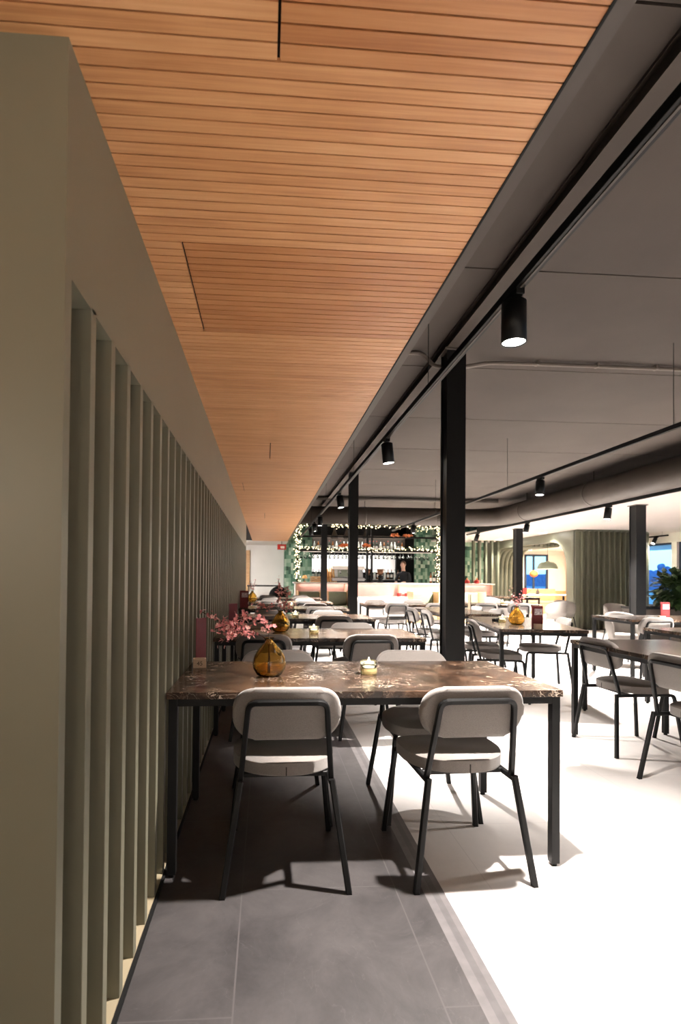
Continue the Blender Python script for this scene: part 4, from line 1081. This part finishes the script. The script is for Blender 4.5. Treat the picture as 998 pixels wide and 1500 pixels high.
t = thing('ceiling_lamp', 'round glowing ceiling lamp inside the booth room', 'lamp', (9.0, 18.0, 2.30))
mb = MB(); mb.lathe([(.0, -.0), (.28, .0), (.28, -.05), (.26, -.05), (.26, -.01), (.0, -.01)], 'white', seg=32, caps=False); mb.build('ring', t)
mb = MB(); mb.lathe([(.0, -.045), (.255, -.045), (.255, -.052), (.0, -.052)], 'lens_warm', seg=32, caps=False); mb.build('diffuser', t)
area('booth_lamp', (9.4, 17.2, 2.2), (0, 0, 0), 120, .6, .6, (1, .80, .58))
t = thing('wicker_pendant', 'small orange pendant lamp in front of the booth window', 'lamp', (9.55, 18.4, 1.30))
mb = MB(); mb.ico((0, 0, .13), .15, 'orangeflower', 2, (1, 1, .85)); mb.build('lamp_shade', t)
mb = MB(); mb.cyl((0, 0, .25), (0, 0, .80), .004, .004, 'black', 6); mb.build('cord', t)
# booth table things
t = thing('booth_table', 'long white booth table behind the arch opening', 'table', (8.9, 16.4, 0))
mb = MB(); mb.box((0, 0, .735), (1.9, .75, .03), 'white', .004); mb.build('tabletop', t)
for s in (-1, 1):
    mb = MB(); mb.cyl((s*.6, 0, .02), (s*.6, 0, .72), .035, .035, 'black', 12); mb.cyl((s*.6, 0, 0), (s*.6, 0, .02), .22, .2, 'black', 20); mb.build('pedestal', t)
t = thing('booth_bench', 'light oak booth bench at the rear of the booth room', 'bench', (9.7, 18.6, 0))
mb = MB(); mb.box((0, 0, .42), (1.8, .5, .08), 'shell', .02); mb.build('seat', t); mb = MB(); mb.box((0, 0, .19), (1.8, .46, .38), 'oak', .004); mb.build('base', t); mb = MB(); mb.box((0, .27, .66), (1.8, .07, .44), 'oak', .01); mb.build('backrest', t)
menu(8.15, 16.3, .75, R(-25), 'red menu on the booth table below the pendant', .2, .16, 20, mats=('red', 'red'), pic=False)
mb = MB(); mb.lathe([(.0, 0), (.05, 0), (.06, .03), (.05, .1), (.02, .15), (.025, .18), (.0, .18)], 'duct', seg=20, caps=False); o = mb.build('clay_bottle', loc=(8.62, 16.35, .75)); tag(o, 'brown clay bottle on the booth table right of the red menu', 'bottle')
# recessed downlights washing the arch wall
for (x, y, w) in ((7.3, 13.6, 'right'), (7.25, 16.1, 'left')):
    t = thing('recessed_downlight', '%s recessed downlight washing the olive arch wall' % w, 'downlight', (x, y, ZH), 0, 'recessed downlights by the arch')
    mb = MB(); mb.lathe([(.09, -.001), (.105, -.004), (.105, 0)], 'white', seg=24, caps=False); mb.build('ring', t)
    mb = MB(); mb.lathe([(.0, -.0015), (.09, -.0015), (.09, -.003), (.0, -.003)], 'lens', seg=24, caps=False); mb.build('lens', t)
    spot('downlight_lamp', (x, y, ZH-.02), (x+.22, y, 0), 200, 120, .7, .04, (1, .93, .82))
# dark posts between bar and arch
t = thing('slat_screen', 'dark green post screen between the bar tiles and the arch', 'screen', (0, 0, 0))
for k in range(5):
    mb = MB(); x = 6.62+.2*k; mb.bx(x, x+.06, 16.6, 16.75, 0, ZH, 'olive_dark'); mb.build('slat', t)

# ------------------------------------------------------------------ right window wall
XR = 10.4; YR = 14.9
mb = MB(); mb.bx(XR, XR+.12, -3, YR, 0, .53, 'white'); mb.bx(XR, XR+.12, -3, YR, 2.21, 2.6, 'white')
ys = [12.78+1.94-2.0*k*.97 for k in range(0, 9)]
for y in ys: mb.bx(XR-.02, XR+.12, y, y+.18, .53, 2.21, 'white')
struct(mb, 'wall_right', 'white window wall on the right')
for k, y in enumerate(ys[:-1]):
    mb = MB(); a, b = y-1.94+.18, y; f = .05
    mb.bx(XR+.04, XR+.1, a, b, .53, .53+f, 'navy'); mb.bx(XR+.04, XR+.1, a, b, 2.21-f, 2.21, 'navy'); mb.bx(XR+.04, XR+.1, a, a+f, .53, 2.21, 'navy'); mb.bx(XR+.04, XR+.1, b-f, b, .53, 2.21, 'navy')
    w = struct(mb, 'window_%d' % (k+2), 'large window with dark blue frame on the right wall')
    mb = MB(); mb.bx(XR+.06, XR+.065, a+f, b-f, .53+f, 2.21-f, 'pane'); mb.build('pane', w)
# plant and planter partition
t = thing('planter', 'low brown planter partition near the right window', 'planter', (7.5, 9.35, 0))
mb = MB(); mb.bx(-.85, 1.2, -.16, .16, .0, .72, 'duct', .004); mb.bx(-.87, 1.22, -.18, .18, .70, .74, 'black', .003); mb.build('box', t)
mb = MB(); mb.bx(-.8, 1.15, -.13, .13, .735, .745, 'soil'); mb.build('soil', t)
t = thing('leafy_plant', 'large dark leafy plant at the right border before the window', 'plant', (7.60, 9.35, .74))
mb = MB()
for k in range(9):
    a = 2*PI*k/9; mb.sweep(fillet([(.03*math.cos(a), .03*math.sin(a), 0), (.08*math.cos(a), .08*math.sin(a), .2), (.26*math.cos(a), .26*math.sin(a), .42+.05*(k % 3))], .08), circ(.007, 6), 'leaf')
mb.build('stems', t)
mb = MB()
for k in range(620):
    u = Vector((random.gauss(0, 1), random.gauss(0, 1), random.gauss(0, 1))).normalized(); rr_ = .35+.65*random.random()
    p = Vector((.42*u.x*rr_, .38*u.y*rr_, .30+.36*u.z*rr_)); d = (u+Vector((random.gauss(0, .5), random.gauss(0, .5), random.gauss(-.2, .4)))).normalized()
    L = random.uniform(.12, .20); sd = d.cross(Vector((0, 0, 1))); sd = sd.normalized() if sd.length > .01 else Vector((1, 0, 0)); nn = sd.cross(d)
    a0 = mb.bm.verts.new(p); m1 = mb.bm.verts.new(p+d*L*.45+sd*L*.42+nn*.012); m2 = mb.bm.verts.new(p+d*L*.45-sd*L*.42+nn*.012); mid = mb.bm.verts.new(p+d*L*.5-nn*.008); e0 = mb.bm.verts.new(p+d*L-nn*.02)
    mb._fin([mb.bm.faces.new((a0, m1, mid)), mb.bm.faces.new((a0, mid, m2)), mb.bm.faces.new((m1, e0, mid)), mb.bm.faces.new((mid, e0, m2))], 'leaf', True)
o = mb.build('foliage', t); o['kind'] = 'stuff'
# ------------------------------------------------------------------ outside
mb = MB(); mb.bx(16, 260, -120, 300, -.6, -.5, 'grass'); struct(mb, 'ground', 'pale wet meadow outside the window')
def tree(x, y, h, label):
    t = thing('bare_tree', label, 'tree', (x, y, -.5), 0, 'hazy trees outside the window')
    mb = MB(); mb.cyl((0, 0, 0), (0, 0, h*.6), .25, .12, 'tree', 8); mb.build('trunk', t)
    mb = MB()
    for q in range(26):
        a = random.random()*2*PI; r = random.random()**.5*h*.38
        mb.ico((r*math.cos(a), r*math.sin(a), h*(.45+.45*random.random()*(1-r/(h*.5)))), h*random.uniform(.08, .15), 'tree', 2)
    mb.build('crown', t)
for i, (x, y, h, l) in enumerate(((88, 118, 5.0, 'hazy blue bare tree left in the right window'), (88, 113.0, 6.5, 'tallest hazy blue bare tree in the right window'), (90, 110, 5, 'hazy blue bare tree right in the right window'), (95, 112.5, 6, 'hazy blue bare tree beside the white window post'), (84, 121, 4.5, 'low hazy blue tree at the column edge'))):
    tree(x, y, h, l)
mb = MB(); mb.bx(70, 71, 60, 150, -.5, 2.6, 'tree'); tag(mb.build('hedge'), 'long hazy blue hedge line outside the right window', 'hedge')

W = bpy.data.worlds.new('world'); S.world = W; W.use_nodes = True; nt = W.node_tree
bg = nt.nodes['Background']; tc = N(nt, 'ShaderNodeTexCoord'); sx = N(nt, 'ShaderNodeSeparateXYZ'); nt.links.new(tc.outputs['Generated'], sx.inputs[0])
rp = ramp(nt, [(0.0, (.26, .58, .98)), (.02, (.34, .78, 1.0)), (.07, (.38, .88, 1.0)), (.6, (.12, .34, .8))]); nt.links.new(sx.outputs['Z'], rp.inputs['Fac']); nt.links.new(rp.outputs['Color'], bg.inputs['Color']); bg.inputs['Strength'].default_value = .95

# ------------------------------------------------------------------ colour management
vs = S.view_settings; S.display_settings.display_device = 'sRGB'
vs.view_transform = 'Standard'; vs.look = 'None'; vs.exposure = 1.28; vs.gamma = 1.0; vs.use_curve_mapping = False
S.cycles.max_bounces = 10; S.cycles.diffuse_bounces = 6; S.cycles.glossy_bounces = 4; S.cycles.transmission_bounces = 8
S.cycles.use_denoising = True; S.cycles.sample_clamp_indirect = 8; S.cycles.caustics_refractive = False; S.cycles.caustics_reflective = True; S.cycles.blur_glossy = 1.0
